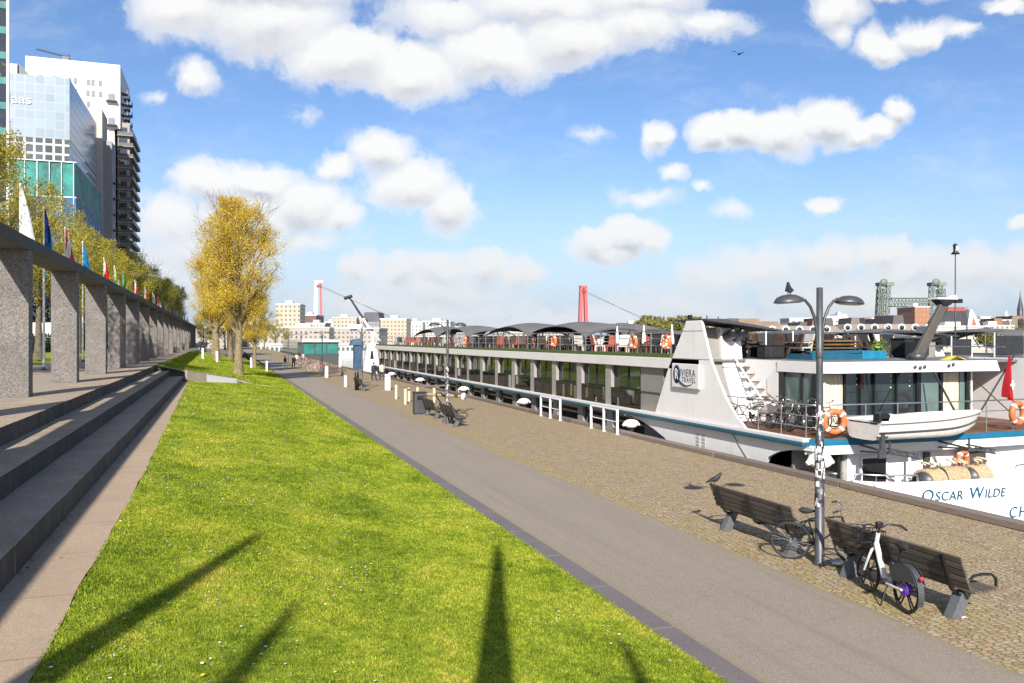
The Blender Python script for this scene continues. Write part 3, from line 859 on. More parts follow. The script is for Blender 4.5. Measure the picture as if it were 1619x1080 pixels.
put_bench(10.05, 63.2, R(8), 'lone distant bench beside the third lamp post', .8)
b5 = put_bench(9.9, 89, R(-62), 'far bench turned sideways, its wood lit orange brown', .95)

# ------------------------------------------------------------------ lamp posts
def make_lamp():
    t = thing('street_lamp', 'lamp', 'street lamp')
    MB().lathe([(.11,0),(.11,.05),(.082,.07),(.082,1.9),(.079,1.96),(.066,2.0),(.06,3.4),(.055,4.91),(.0,4.915)], 16).build('post', M['darkmetal'], t)
    MB().lathe([(.063,3.66),(.068,3.68),(.068,3.80),(.060,3.82)],16).build('collar', M['darkmetal'], t)
    for s in (-1, 1):
        p = [(s*.04,0,3.75),(s*.06,0,4.12),(s*.11,0,4.38),(s*.20,0,4.57),(s*.31,0,4.68),(s*.42,0,4.71)]
        MB().tube(p, [.030,.030,.029,.027,.025,.023], 10).build('arm', M['darkmetal'], t)
        Mh = T(s*.66, 0, 4.69, 0, 0, R(4*s))
        hm = MB()
        prof = [(.31,-.06),(.315,-.045),(.29,.0),(.24,.045),(.15,.078),(.05,.092)]
        Ms = Mh @ Matrix.Diagonal((.86,.72,.95,1))
        hm.lathe(prof, 24, 0, Ms)
        h = hm.build('lamp_head', M['darkmetal'], t)
        MB().lathe([(.25,-.075),(.26,-.062)], 20, 0, Ms).build('lens', M['cream'], h)
        MB().tube([(s*.37,0,4.70),(s*.46,0,4.71)], .034, 10).build('socket', M['darkmetal'], h)
    return t
lamp = make_lamp(); lamp.location = (9.95, 11.95, 0)
lamp['label'] = 'near dark grey twin-armed lamp post plastered with torn stickers, a bird on its left head'; lamp['group'] = 'twin lamps along the quay'
# stickers: torn paper patches wrapped round the post
def stickers(parent, n, z0, z1, seed):
    r = random.Random(seed)
    mats = [pbr('sticker_white',(.72,.71,.70),.6,var=.15,sc=30), pbr('sticker_black',(.02,.02,.022),.5), pbr('sticker_grey',(.30,.29,.30),.6,var=.3,sc=30), pbr('sticker_pink',(.45,.22,.2),.6)]
    m = MB()
    for i in range(n):
        z = z0+(z1-z0)*r.random()**1.1; a0 = r.uniform(0,6.28); da = r.uniform(.25,.8); h = r.uniform(.03,.11)
        rad = (.0665 if z < 2.0 else .0665) + .0006 + i*.00004
        if z < 2.05: rad = .0825 + i*.00004
        k = r.choices((0,1,2,3),(5,3,2,.5))[0]
        n_ = 5; vs = []
        for j in range(n_+1):
            a = a0+da*j/n_
            vs.append((rad*math.cos(a), rad*math.sin(a), z+r.uniform(-.012,.012))); vs.append((rad*math.cos(a), rad*math.sin(a), z+h+r.uniform(-.012,.012)))
        m.add(vs, [(2*j,2*j+2,2*j+3,2*j+1) for j in range(n_)], k)
    o = m.build('stickers', mats, parent); return o
near_lamp_kids = list(lamp.children)
for i, (x,y,l) in enumerate([(9.98,37.8,'twin-armed lamp post with stickers between the bench pair and the far railing'),(10.0,63.7,'lamp post rising beside the lone bench'),(10.1,92,'distant lamp post beside the orange bench'),(10.1,118,'farthest lamp post, thin against the moored ship'),(10.2,144,'hair-thin lamp post far down the quay')]):
    o = dup(lamp, None, (x,y,0), None, l)
    if i == 0: lamp2 = o
stickers(lamp, 210, .95, 2.75, 4)
sk_ = stickers(lamp2, 160, .3, 2.7, 8)

# ------------------------------------------------------------------ birds
def make_bird(name, label, col, s=1.0, flying=False):
    t = thing(name, label, 'bird')
    m = MB()
    if not flying:
        body = [(-.17,0,.02),(-.10,0,.055),(-.03,0,.085),(.04,0,.11),(.085,0,.155),(.105,0,.20),(.13,0,.215),(.155,0,.21)]
        rad = [.008,.024,.048,.055,.042,.03,.026,.004]
        m.tube(body, rad, 10)
        o = m.build('body', col, t)
        for sy in (-1,1):
            MB().tube([(.0,sy*.02,.07),(.005,sy*.02,.0)], .005, 5).build('leg', M['black'], t)
            w = MB().tube([(.05,sy*.04,.12),(-.03,sy*.05,.085),(-.13,sy*.02,.04)],[.012,.026,.006],8); w.build('wing', col, t)
    else:
        m.tube([(-.2,0,0),(-.08,0,0),(.05,0,.01),(.15,0,.02),(.2,0,.02)],[.01,.05,.06,.035,.005],8); m.build('body', col, t)
        for sy in (-1,1):
            w = MB(); P = [(0,.03),(.0,.28),(-.06,.55)]
            vs = []
            for (dx,yy),zz,ch in zip(P,(.02,.16,.08),(.14,.11,.02)):
                vs += [(dx+ch*.5,sy*yy,zz),(dx-ch*.5,sy*yy,zz+.008)]
            w.add(vs, [(0,1,3,2),(2,3,5,4)]); w.build('wing', col, t)
    t.scale = (s,)*3
    return t
bcol = pbr('dark_feathers', (.025,.025,.03), .6, var=.3, sc=20)
b = make_bird('pigeon','dark pigeon perched on the left lamp head',bcol); b.location = (9.30,11.95,4.765); b.rotation_euler = (0,0,R(60)); b['label'] = 'dark pigeon perched on the left head of the near lamp post'
b = make_bird('crow','x',bcol,1.05); b.location = (9.71,14.9,.955); b.rotation_euler = (0,0,R(-35)); b['label'] = 'dark bird sitting on the far top end of the bench back'
b = make_bird('gull','x',bcol,1.3,True); b.location = cam_pt(1168, 70, EYE+450/F*70); b.rotation_euler = (R(20),0,R(30)); b['label'] = 'tiny bird gliding high in the blue sky above the ships'

# ------------------------------------------------------------------ bicycles
def wheel_parts(t, x, r=.34, spokes=28, tyre=.017, fat=False, hubmat='steel'):
    rim = MB()
    ring = [(x+r*math.cos(2*math.pi*k/40), 0, r*math.sin(2*math.pi*k/40)+r+tyre) for k in range(40)]
    rim.tube(ring, tyre, 8, closed=True)
    tyre_o = rim.build('wheel', M['rubber'], t)
    rr = MB(); r2 = r-.022
    rr.tube([(x+r2*math.cos(2*math.pi*k/40), 0, r2*math.sin(2*math.pi*k/40)+r+tyre) for k in range(40)], .009, 6, closed=True)
    rr.build('rim', M['black'] if fat else M['darkmetal'], tyre_o)
    sp_ = MB()
    if fat:
        for k in range(5):
            a = 2*math.pi*k/5+.3
            for da in (-.12,.12):
                sp_.tube([(x+.05*math.cos(a+da*3),0,.05*math.sin(a+da*3)+r+tyre),(x+r2*math.cos(a+da),0,r2*math.sin(a+da)+r+tyre)], .013, 6)
        sp_.build('spokes', M['black'], tyre_o)
    else:
        for k in range(spokes):
            a = 2*math.pi*k/spokes; b_ = a+(.35 if k%2 else -.35)
            sp_.tube([(x+.02*math.cos(b_),.02*(-1)**k,.02*math.sin(b_)+r+tyre),(x+r2*math.cos(a),0,r2*math.sin(a)+r+tyre)], .0016, 3)
        sp_.build('spokes', M['steel'], tyre_o)
    MB().tube([(x,-.06,r+tyre),(x,.06,r+tyre)], .085 if hubmat=='purple' else .03, 14).build('hub', M[hubmat], tyre_o)
    return tyre_o
def city_bike(label, frame_mat, detail=True):
    """front wheel at +x 1.08, rear at 0"""
    t = thing('bicycle', label, 'bicycle')
    h = .357
    wheel_parts(t, 0, spokes=28 if detail else 12); wheel_parts(t, 1.08, spokes=28 if detail else 12)
    m = MB()
    BB, ST, HT, HB = (.42,0,.30),(.30,0,.78),(.86,0,.86),(.90,0,.72)
    m.tube([HT,HB], .021, 8); m.tube([HT, ST], .016, 8); m.tube([HB, BB], .018, 8); m.tube([BB, ST], .016, 8)
    for s in (-.04,.04):
        m.tube([(.30,s*.3,.76),(0,s,h)], .009, 6); m.tube([(.42,s*.4,.30),(0,s,h)], .010, 6)
    m.build('frame', frame_mat, t)
    MB().tube([(.89,0,.74),(.92,.045,.66),(1.0,.05,.48),(1.08,.05,h)], .011, 6).tube([(.89,0,.74),(.92,-.045,.66),(1.0,-.05,.48),(1.08,-.05,h)], .011, 6).build('fork', frame_mat, t)
    MB().tube([(.86,0,.84),(.835,0,1.0)], .013, 6).tube([(.72,.30,1.02),(.80,.26,1.05),(.87,.12,1.03),(.85,0,1.0),(.87,-.12,1.03),(.80,-.26,1.05),(.72,-.30,1.02)], .011, 6).build('handlebar', M['steel'], t)
    MB().tube([(.70,.30,1.015),(.80,.27,1.05)], .017, 6).build('grip', M['rubber'], t)
    MB().tube([(.70,-.30,1.015),(.80,-.27,1.05)], .017, 6).build('grip', M['rubber'], t)
    sd = MB().tube([(.30,0,.76),(.27,0,.90)], .013, 6); sd.build('seat_post', M['steel'], t)
    MB().tube([(.14,0,.93),(.20,0,.935),(.28,0,.925),(.40,0,.925),(.44,0,.915)], [.02,.058,.05,.02,.01], 10).build('saddle', M['rubber'], t)
    fm_ = MB()
    for x in (0,1.08):
        fm_ = MB()
        arc = [(x+.385*math.cos(a), 0, h+.385*math.sin(a)) for a in [R(q) for q in (range(20,191,14) if x == 0 else range(-5,146,14))]]
        for q in range(len(arc)-1):
            (xa,_,za),(xb,_,zb) = arc[q],arc[q+1]
            fm_.quad((xa,-.03,za),(xb,-.03,zb),(xb,.03,zb),(xa,.03,za))
        fm_.build('mudguard', M['black'], t)
    MB().lathe([(.09,-.01),(.095,0),(.09,.01)],18,0,T(.42,.055,.30,0,R(90))).build('chainring', M['steel'], t)
    MB().tube([(.42,.06,.30),(.50,.06,.16)], .009, 6).tube([(.42,-.06,.30),(.34,-.06,.44)], .009, 6).build('crank', M['black'], t)
    MB().box(.455,.545,.06,.15,.145,.17).build('pedal', M['rubber'], t); MB().box(.295,.385,-.15,-.06,.43,.455).build('pedal', M['rubber'], t)
    rk = MB()
    rk.tube([(-.30,.06,.76),(.12,.06,.76)], .006, 5).tube([(-.30,-.06,.76),(.12,-.06,.76)], .006, 5).tube([(-.28,.06,.76),(0,.05,h)], .006,5).tube([(-.28,-.06,.76),(0,-.05,h)], .006,5)
    for q in range(4): rk.tube([(-.28+q*.12,-.06,.76),(-.28+q*.12,.06,.76)], .005,5)
    rk.build('carrier', M['black'], t)
    return t
blackframe = pbr('black_bike_paint', (.02,.02,.022), .35, var=.2)
bk = city_bike('old black bicycle leaning between the lamp post and the bench', blackframe)
# front wheel shows left of the lamp post, the rest leans back against the bench end
ang = math.atan2(-.62,.78)
bk.rotation_euler = (R(7), 0, ang)      # rear wheel to the left of the post, handlebar over the bench end
fx, fy = 9.70, 12.42
bk.location = (fx, fy, .005)

def rental_bike():
    t = thing('rental_bicycle', 'white step-through rental bicycle with purple rear hub, parked behind the right-hand bench', 'bicycle')
    h = .337; wf = pbr('white_bike_paint', (.66,.66,.64), .3, var=.08, sc=5, dirt=(.3,.29,.27))
    wheel_parts(t, 0, .31, fat=True, tyre=.026, hubmat='purple'); wheel_parts(t, 1.06, .31, fat=True, tyre=.026, hubmat='black')
    m = MB()
    m.tube([(.80,0,.98),(.83,0,.86),(.86,0,.76)], .033, 10)
    m.tube([(.845,0,.82),(.72,0,.58),(.60,0,.38),(.46,0,.30)], [.042,.046,.044,.036], 10)
    m.tube([(.46,0,.30),(.33,0,.48),(.27,0,.60)], [.034,.028,.024], 10)
    for s in (-1,1): m.tube([(.46,s*.04,.30),(.25,s*.06,.31),(0,s*.075,h)], [.026,.024,.018], 8)
    m.build('frame', wf, t)
    f = MB()
    for s in (-1,1): f.tube([(.865,0,.74),(.885,s*.045,.70),(.93,s*.06,.60),(1.06,s*.065,h)], [.024,.024,.022,.016], 8)
    f.build('fork', wf, t)
    MB().tube([(.80,0,.97),(.775,0,1.06)], .018, 8).tube([(.60,.33,1.08),(.70,.29,1.12),(.78,.15,1.12),(.775,0,1.06),(.78,-.15,1.12),(.70,-.29,1.12),(.60,-.33,1.08)], .013, 8).build('handlebar', M['black'], t)
    for s in (-1,1): 
        MB().tube([(.58,s*.335,1.075),(.70,s*.30,1.12)], .019, 8).build('grip', M['rubber'], t)
        MB().tube([(.72,s*.25,1.115),(.66,s*.30,1.07)], .006, 5).build('brake_lever', M['black'], t)
    MB().box(.73,.82,-.05,.05,1.07,1.16).build('display', M['black'], t, bevel=.015)
    bsk = MB()
    x0,x1,y0,y1,z0,z1 = .93,1.20,-.20,.20,.80,.97
    for z in (z0,z1): bsk.tube([(x0,y0,z),(x1,y0,z),(x1,y1,z),(x0,y1,z)], .011, 6, closed=True)
    for q in range(7):
        yy = y0+(y1-y0)*q/6; bsk.tube([(x1,yy,z0),(x1,yy,z1)], .006, 5); bsk.tube([(x0,yy,z0),(x1,yy,z0)], .006, 5)
    for q in range(5):
        xx = x0+(x1-x0)*q/4
        for yy in (y0,y1): bsk.tube([(xx,yy,z0),(xx,yy,z1)], .006, 5)
    bsk.tube([(.86,0,.84),(.95,0,.82)], .015, 6)
    bsk.build('front_basket', M['black'], t)
    MB().tube([(.27,0,.58),(.22,0,.74),(.18,0,.90)], [.026,.022,.019], 8).build('seat_post', M['black'], t)
    MB().tube([(.02,0,.945),(.09,0,.95),(.18,0,.935),(.30,0,.935),(.35,0,.925)], [.025,.07,.06,.022,.012], 12).build('saddle', M['rubber'], t)
    # skirt guards: quarter discs beside the rear wheel
    for s in (-1,1):
        poly = [(.28,.62)]+[(.385*math.cos(R(a)), h+.385*math.sin(R(a))) for a in range(62,160,12)]+[(-.30,h+.17),(.02,h+.13),(.24,h+.06),(.33,.48)]
        g_ = MB().prism(poly, 'y', s*.072-.004, s*.072+.004)
        g_.build('skirt_guard', M['darkmetal'], t)
    fm_ = MB(); arc = [(.375*math.cos(R(a)), h+.375*math.sin(R(a))) for a in range(30,205,10)]
    for (xa,za),(xb,zb) in zip(arc,arc[1:]): fm_.add([(xa,-.045,za),(xb,-.045,zb),(xb,.045,zb),(xa,.045,za),(xa,-.045,za-.01),(xb,-.045,zb-.01),(xb,.045,zb-.01),(xa,.045,za-.01)], [(0,1,2,3),(7,6,5,4),(0,4,5,1),(3,2,6,7)])
    fm_.build('rear_mudguard', M['darkmetal'], t)
    fm_ = MB(); arc = [(1.06+.362*math.cos(R(a)), h+.362*math.sin(R(a))) for a in range(40,165,10)]
    for (xa,za),(xb,zb) in zip(arc,arc[1:]): fm_.quad((xa,-.04,za),(xb,-.04,zb),(xb,.04,zb),(xa,.04,za))
    fm_.build('front_mudguard', M['black'], t)
    MB().lathe([(.03,0),(.034,.02),(.02,.035)],12,0,T(-.35,0,.60,0,0,R(-90))).build('tail_light', pbr('red_lens',(.6,.02,.02),.3), t)
    MB().tube([(.40,.05,.30),(.38,.13,.14),(.33,.19,.01)], .012, 6).tube([(.40,.07,.28),(.30,.2,.02)], .010, 6).build('kickstand', M['black'], t)
    MB().tube([(.46,-.09,.30),(.58,-.10,.22)], .013, 6).tube([(.46,.09,.30),(.34,.10,.38)], .013, 6).build('crank', M['black'], t)
    MB().box(.54,.62,-.19,-.10,.205,.235).build('pedal', M['rubber'], t); MB().box(.30,.38,.10,.19,.37,.40).build('pedal', M['rubber'], t)
    MB().box(.27,.36,-.07,.07,.52,.66).build('lock_box', M['black'], t, bevel=.015)
    return t
rb = rental_bike()
rb.rotation_euler = (R(2), 0, math.atan2(1.02,.25)); rb.location = (9.37, 9.42, .005)

# ------------------------------------------------------------------ quay furniture
def mooring_bollard(x, y, label):
    t = thing('mooring_bollard', label, 'bollard', (x,y,.004), 0, 'mooring bollards on the quay edge')
    MB().lathe([(.24,0),(.24,.03),(.15,.06),(.14,.32)], 18).build('shaft', M['black'], t)
    m = MB(); m.lathe([(.14,.28),(.25,.31),(.33,.40),(.345,.52),(.30,.63),(.16,.69)], 20)
    m.tube([(-.46,0,.40),(-.30,0,.52),(.30,0,.52),(.46,0,.40)], [.06,.12,.12,.06], 12)
    m.build('head', M['white2'], t)
    return t
bol = mooring_bollard(16.25, 19.5, 'white mushroom mooring bollard seen behind the near lamp post')
for y, l in ((31.2,'white-headed mooring bollard behind the second white railing'),(44.4,'white-headed mooring bollard left of the first white railing'),(57,'mooring bollard at the quay edge beyond the pair of benches'),(71,'mooring bollard near the walking couple'),(84,'smallest white mooring bollard at the edge beyond the couple')):
    dup(bol, None, (16.25,y,.004), None, l).scale = (.85,.85,.85)
def quay_rail(y0, label):
    t = thing('quay_railing', label, 'railing', (15.5,y0,.004), 0, 'white ladder railings on the quay edge')
    for q in range(3): MB().box(-.045,.045,q*1.3-.045,q*1.3+.045,0,1.0).box(-.07,.07,q*1.3-.07,q*1.3+.07,0,.03).build('post', M['white2'], t, bevel=.008)
    MB().box(-.04,.04,-.045,2.645,1.002,1.06).build('top_rail', M['white2'], t, bevel=.01)
    MB().tube([(0,.047,.52),(0,1.253,.52)], .022, 8).build('mid_rail', M['white2'], t); MB().tube([(0,1.347,.52),(0,2.553,.52)], .022, 8).build('mid_rail', M['white2'], t)
    return t
r1 = quay_rail(31.0, 'white three-post railing at a quay ladder, nearer one with a bollard behind')
dup(r1, None, (15.5,37.2,.004), None, 'white three-post railing at a quay ladder, farther of the two')
def low_post(x, y, h, w, label, grp='white posts on the quay'):
    t = thing('quay_post', label, 'post', (x,y,.004), 0, grp)
    MB().box(-w,w,-w,w,0,h).build('shaft', M['white'], t, bevel=.015); MB().box(-w*1.08,w*1.08,-w*1.08,w*1.08,h*.86,h*.9).build('band', M['greywall'], t)
low_post(12.0,63.8,1.25,.2,'broad white post standing in front of the walking couple'); low_post(9.5,69.2,.95,.11,'slim white post left of the lone bench'); low_post(9.97,86.8,1.15,.16,'white post in front of the orange bench'); low_post(13.6,104,1.8,.14,'tall red topped white post far along the quay')
# low barrier of white posts with a brown rail
t = thing('low_barrier', 'low barrier of short cream posts joined by a brown rail', 'barrier', (10.4,49.5,.004))
crm = pbr('cream_painted_post', (.62,.53,.36), .6)
for q,(dx,dy) in enumerate(((0,0),(.55,1.5),(.35,4.6),(1.5,3.3),(1.9,.4))): MB().box(dx-.07,dx+.07,dy-.07,dy+.07,0,.95).build('post', crm, t, bevel=.01)
MB().box(.0,3.4,-.04,.04,.96,1.06,0,T(0,1.0,0,.25)).build('rail', M['timber'], t, bevel=.01)
# log barrier with a white end disc
t = thing('boom_barrier', 'tan boom with a white round end beside the second lamp post', 'barrier', (10.6,45.0,.004))
MB().lathe([(.11,0),(.11,1.05)],14,0).build('pedestal', crm, t); MB().tube([(0,0,.9),(1.5,-2.4,.9)], .085, 12).build('boom', pbr('tan_boom',(.36,.26,.14),.7), t); MB().lathe([(.21,0),(.21,.04)],18,0,T(1.52,-2.43,.9,math.atan2(-3.2,2.0),0,R(90))).build('end_disc', M['white2'], t)
# exercise frame of black tube
t = thing('tube_frame', 'leaning frame of bent black tube between the bin and the bench', 'cycle rack', (10.2,38.6,.004))
MB().tube([(.6,-.7,.0),(.15,1.2,1.15),(.05,1.6,1.28),(-.15,1.65,1.28),(-.25,1.3,1.15),(.15,-.75,0)], .035, 8).build('tube', M['black'], t)
MB().box(.0,.7,-.85,-.6,0,.05).build('foot_plate', M['darkmetal'], t)
# litter bin
t = thing('litter_bin', 'tall dark grey litter bin standing by the benches', 'litter bin', (9.78,42.8,.004))
MB().prism([(-.33,-.3),(.33,-.3),(.33,.3),(-.33,.3)],'z',.05,1.12).build('body', M['darkmetal'], t, bevel=.03); MB().box(-.36,.36,-.33,.33,1.14,1.2).build('lid', M['black'], t, bevel=.02); MB().box(-.28,.28,-.25,.25,0,.05).build('plinth', M['footblock'], t)
MB().box(-.2,.2,-.312,-.301,.78,1.0).build('opening', M['black'], t)
t = thing('litter_bin', 'slim black post-like bin beside the lone far bench', 'litter bin', (9.75,64.6,.004)); MB().lathe([(.17,0),(.17,1.3),(.14,1.36)],14).build('body', M['black'], t); MB().lathe([(.19,1.36),(.19,1.4)],14).build('lid', M['darkmetal'], t)
# bucket / metal can at the lamp foot
t = thing('tin_can', 'crushed silver tin lying at the foot of the near lamp post', 'can', (10.16,11.75,.06)); MB().lathe([(.05,-.09),(.056,-.07),(.05,0),(.056,.07),(.05,.09)],14,0,T(0,0,0,R(30),R(90))).build('can_body', M['steel'], t)
t = thing('litter', 'small white scrap of paper lying beside the rental bike', 'litter', (9.95,8.95,.01)); MB().grid(lambda u,v:(u*.12,v*.07,.012*math.sin(u*5)+.01*v),4,3).build('paper', M['white2'], t)

# ------------------------------------------------------------------ people
def person(x, y, z, rz, label, top, legs, hair=None, stride=.25, scale=1.0, grp=None, bend=0.0):
    """one continuous skinned figure, clothes over it"""
    t = thing('person', label, 'person', (x,y,z), rz, grp)
    t.scale = (scale,)*3
    V = [(0,0,.95),(0,.0,1.12),(0,.01+bend,1.33),(0,.02+bend,1.45),(0,.03+bend,1.53),(0,.05+bend,1.64),(0,.055+bend,1.73),
         (-.09,0,.92),(-.10,stride,.50),(-.10,stride*1.0-.08,.09),(-.10,stride*1.0+.08,.03),
         (.09,0,.92),(.10,-stride*.5,.50),(.10,-stride*1.3,.10),(.10,-stride*1.3+.15,.03),
         (-.18,.01+bend,1.42),(-.23,-.04+bend,1.16),(-.21,.08+bend,.94),(-.21,.10+bend,.86),
         (.18,.01+bend,1.42),(.23,.06+bend,1.16),(.21,.16+bend,.95),(.21,.19+bend,.87)]
    E = [(0,1),(1,2),(2,3),(3,4),(4,5),(5,6),(0,7),(7,8),(8,9),(9,10),(0,11),(11,12),(12,13),(13,14),(3,15),(15,16),(16,17),(17,18),(3,19),(19,20),(20,21),(21,22)]
    rad = [.13,.13,.15,.12,.05,.09,.07, .09,.065,.045,.04, .09,.065,.045,.04, .06,.045,.035,.03, .06,.045,.035,.03]
    me = bpy.data.meshes.new('body'); me.from_pydata(V, E, [])
    for m_ in (M['skin'],): me.materials.append(m_)
    o = bpy.data.objects.new('body', me); link(o, t)
    sm_ = o.modifiers.new('skin','SKIN')
    for v_, r_ in zip(me.skin_vertices[0].data, rad): v_.radius = (r_, r_*.82)
    me.skin_vertices[0].data[0].use_root = True
    ss = o.modifiers.new('sub','SUBSURF'); ss.levels = 1; ss.render_levels = 1
    c = MB()
    c.tube([(0,0,.84),(0,0,1.0),(0,.005+bend*.5,1.2),(0,.015+bend,1.40),(0,.02+bend,1.50)], [.185,.18,.185,.18,.07], 14)
    for s,el,ha in ((-1,(-.235,-.04+bend,1.16),(-.215,.08+bend,.93)),(1,(.235,.06+bend,1.16),(.215,.16+bend,.94))):
        c.tube([(s*.14,.01+bend,1.45),(s*.2,.01+bend,1.40),el,ha], [.075,.072,.06,.05], 10)
    c.build('jacket', top, t)
    l_ = MB()
    l_.tube([(-.09,0,.95),(-.10,stride,.50),(-.10,stride-.08,.10)], [.115,.085,.065], 10); l_.tube([(.09,0,.95),(.10,-stride*.5,.50),(.10,-stride*1.3,.11)], [.115,.085,.065], 10)
    l_.build('trousers', legs, t)
    if hair: MB().tube([(0,.02+bend,1.60),(0,.03+bend,1.70),(0,.05+bend,1.765)], [.095,.108,.06], 12).build('hair', hair, t)
    return t
navy = pbr('dark_coat',(.02,.022,.03),.8); beige = pbr('pale_jacket',(.55,.45,.35),.8); jeans = pbr('dark_trousers',(.03,.035,.05),.8); pink = pbr('pink_grey_top',(.5,.36,.32),.8)
G = 'people on the quay'
person(13.5,78.7,.004,R(15),'person in a long dark coat walking away along the quay, left of the couple',navy,jeans,M['hair'],grp=G)
person(14.25,78.5,.004,R(10),'person in a pale jacket walking away along the quay, right of the couple',beige,jeans,M['hair'],grp=G)
person(9.0,117,.012,R(190),'distant person in dark clothes leaning forward by the thin lamp post',navy,jeans,M['hair'],bend=.12,grp=G)
person(7.6,113,.012,R(80),'distant person in dark top and white shorts on the asphalt path',navy,M['white2'],M['hair'],grp=G)
person(-2.6-.5,124,2.16,R(180),'person in black standing at the far end of the colonnade',navy,jeans,M['hair'],grp='people at the far end of the colonnade',scale=1.05)
person(-2.0-.5,123,2.05,R(150),'second person in black beside the first at the far colonnade end',navy,jeans,M['hair'],grp='people at the far end of the colonnade',scale=1.05)
person(12.2,139,.004,R(200),'far person in a pink top among the parked bicycles',pink,jeans,M['hair'],grp=G)
person(10.6,132,.004,R(170),'far person in a pale jacket standing by the moored ship',beige,jeans,M['hair'],grp=G)
# far parked bicycles on the quay, seen as a few pixels each
farbike = None
fcols = [blackframe, pbr('red_bike',(.35,.03,.03),.4), pbr('pale_bike',(.5,.5,.48),.4)]
simple = []
for k in range(3):
    m = MB()
    for x in (0,1.05): m.tube([(x+.33*math.cos(2*math.pi*q/14),0,.35+.33*math.sin(2*math.pi*q/14)) for q in range(14)], .022, 5, closed=True)
    m.tube([(0,0,.35),(.42,0,.30),(.86,0,.80),(.3,0,.78),(.42,0,.30)], .022, 5); m.tube([(1.05,0,.35),(.83,0,1.02)], .02, 5); m.tube([(.3,0,.78),(.27,0,.93)], .03, 5); m.tube([(.78,-.28,1.03),(.78,.28,1.03)], .02, 5)
    simple.append((m, fcols[k]))
protos = []
for k in range(14):
    x = 10.6+rnd.uniform(0,2.4); y = 100+k*3.1+rnd.uniform(-1,1)
    if k < 3: o = simple[k][0].build('parked_bicycle', simple[k][1]); protos.append(o)
    else: o = dup(protos[k%3])
    o.location = (x,y,.006); o.rotation_euler = (0,0,rnd.uniform(0,3.1))
    tag(o, 'tiny parked %s bicycle in the distant cluster beside the ship' % ('black','red','pale')[k%3], 'bicycle', 'distant parked %s bicycles' % ('black','red','pale')[k%3])
# ------------------------------------------------------------------ river cruise ship
SO = Vector((22.7, 20.7, -2.9))
ship = thing('river_cruise_ship', 'long white river cruise ship moored along the quay, trapezoid funnel, name on its stern', 'ship', SO)
def part(name, mb, mat, bevel=0.0, parent=None):
    o = mb.build(name, mat, parent or ship, bevel)
    if parent is None: o.location = -SO
    return o
Y1 = 98.0
arc1 = [(33.3,.64),(32.6,.60),(31.6,.45),(30.6,.23),(29.7,-.05),(28.9,-.38),(28.2,-.85),(27.7,-1.5),(27.4,-2.9)]
arc2 = [(24.3,-2.9),(23.7,-1.2),(23.25,-.35),(22.9,.11),(22.4,.34),(21.8,.48),(21.2,.55),(20.72,.57)]
hm = MB().prism([(20.72,.665)]+[(33.3,.665)]+arc1+arc2, 'x', 17.0, 17.14)
part('hull_side', hm, M['white'])
hl = MB()                         # welded seams, scuppers and vents standing proud of the plating
for y in (23.4,): hl.tube([(16.99,24.9,.62),(16.99,23.3,-.75)], .022, 6)
for q in range(7): hl.box(16.96,17.0,28.2-q*.72,28.26-q*.72,-.62,-.5)
part('hull_fittings', hl, M['greywall'])
dm = MB()
for y0 in (27.3,26.9):
    for q in range(6): dm.box(16.985,17.0,y0-.22,y0,-.32+q*.13,-.24+q*.13)
part('draught_marks', dm, pbr('faded_grey_lettering',(.42,.42,.43),.6))
ed = MB(); prev = arc2[2]
for (ya,za),(yb,zb) in zip(arc2[2:],arc2[3:]): ed.tube([(17.0,ya,za),(17.0,yb,zb)], .025, 6)
part('opening_trim', ed, M['white2'])
# inside of the aft mooring recess
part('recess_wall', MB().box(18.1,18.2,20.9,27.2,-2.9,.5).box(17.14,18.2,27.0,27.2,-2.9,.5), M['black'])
part('lower_hull', MB().box(17.02,17.2,27.4,Y1,-2.9,-1.35).box(17.3,17.4,27.4,33.3,-1.35,.66), M['greywall'])
part('porthole', MB().lathe([(.42,0),(.42,.03)],18,0,T(17.27,30.4,-.75,0,0,R(-90))), M['black'])
part('starboard_side', MB().box(28.26,28.4,20.7,Y1,-2.9,3.2), M['white'])
# bow
part('bow_hull', MB().prism([(17.02,Y1),(28.4,Y1),(27.4,104),(25,109),(22.7,111),(20.4,109),(18,104)],'z',-2.9,.9), M['white'])
# rubbing strake and gunwale
part('gunwale', MB().box(16.86,17.25,21.0,Y1,.80,.92), M['offwhite'], .015)
part('rubbing_strake', MB().box(16.80,17.1,20.95,Y1,.665,.797), M['teal'], .03)
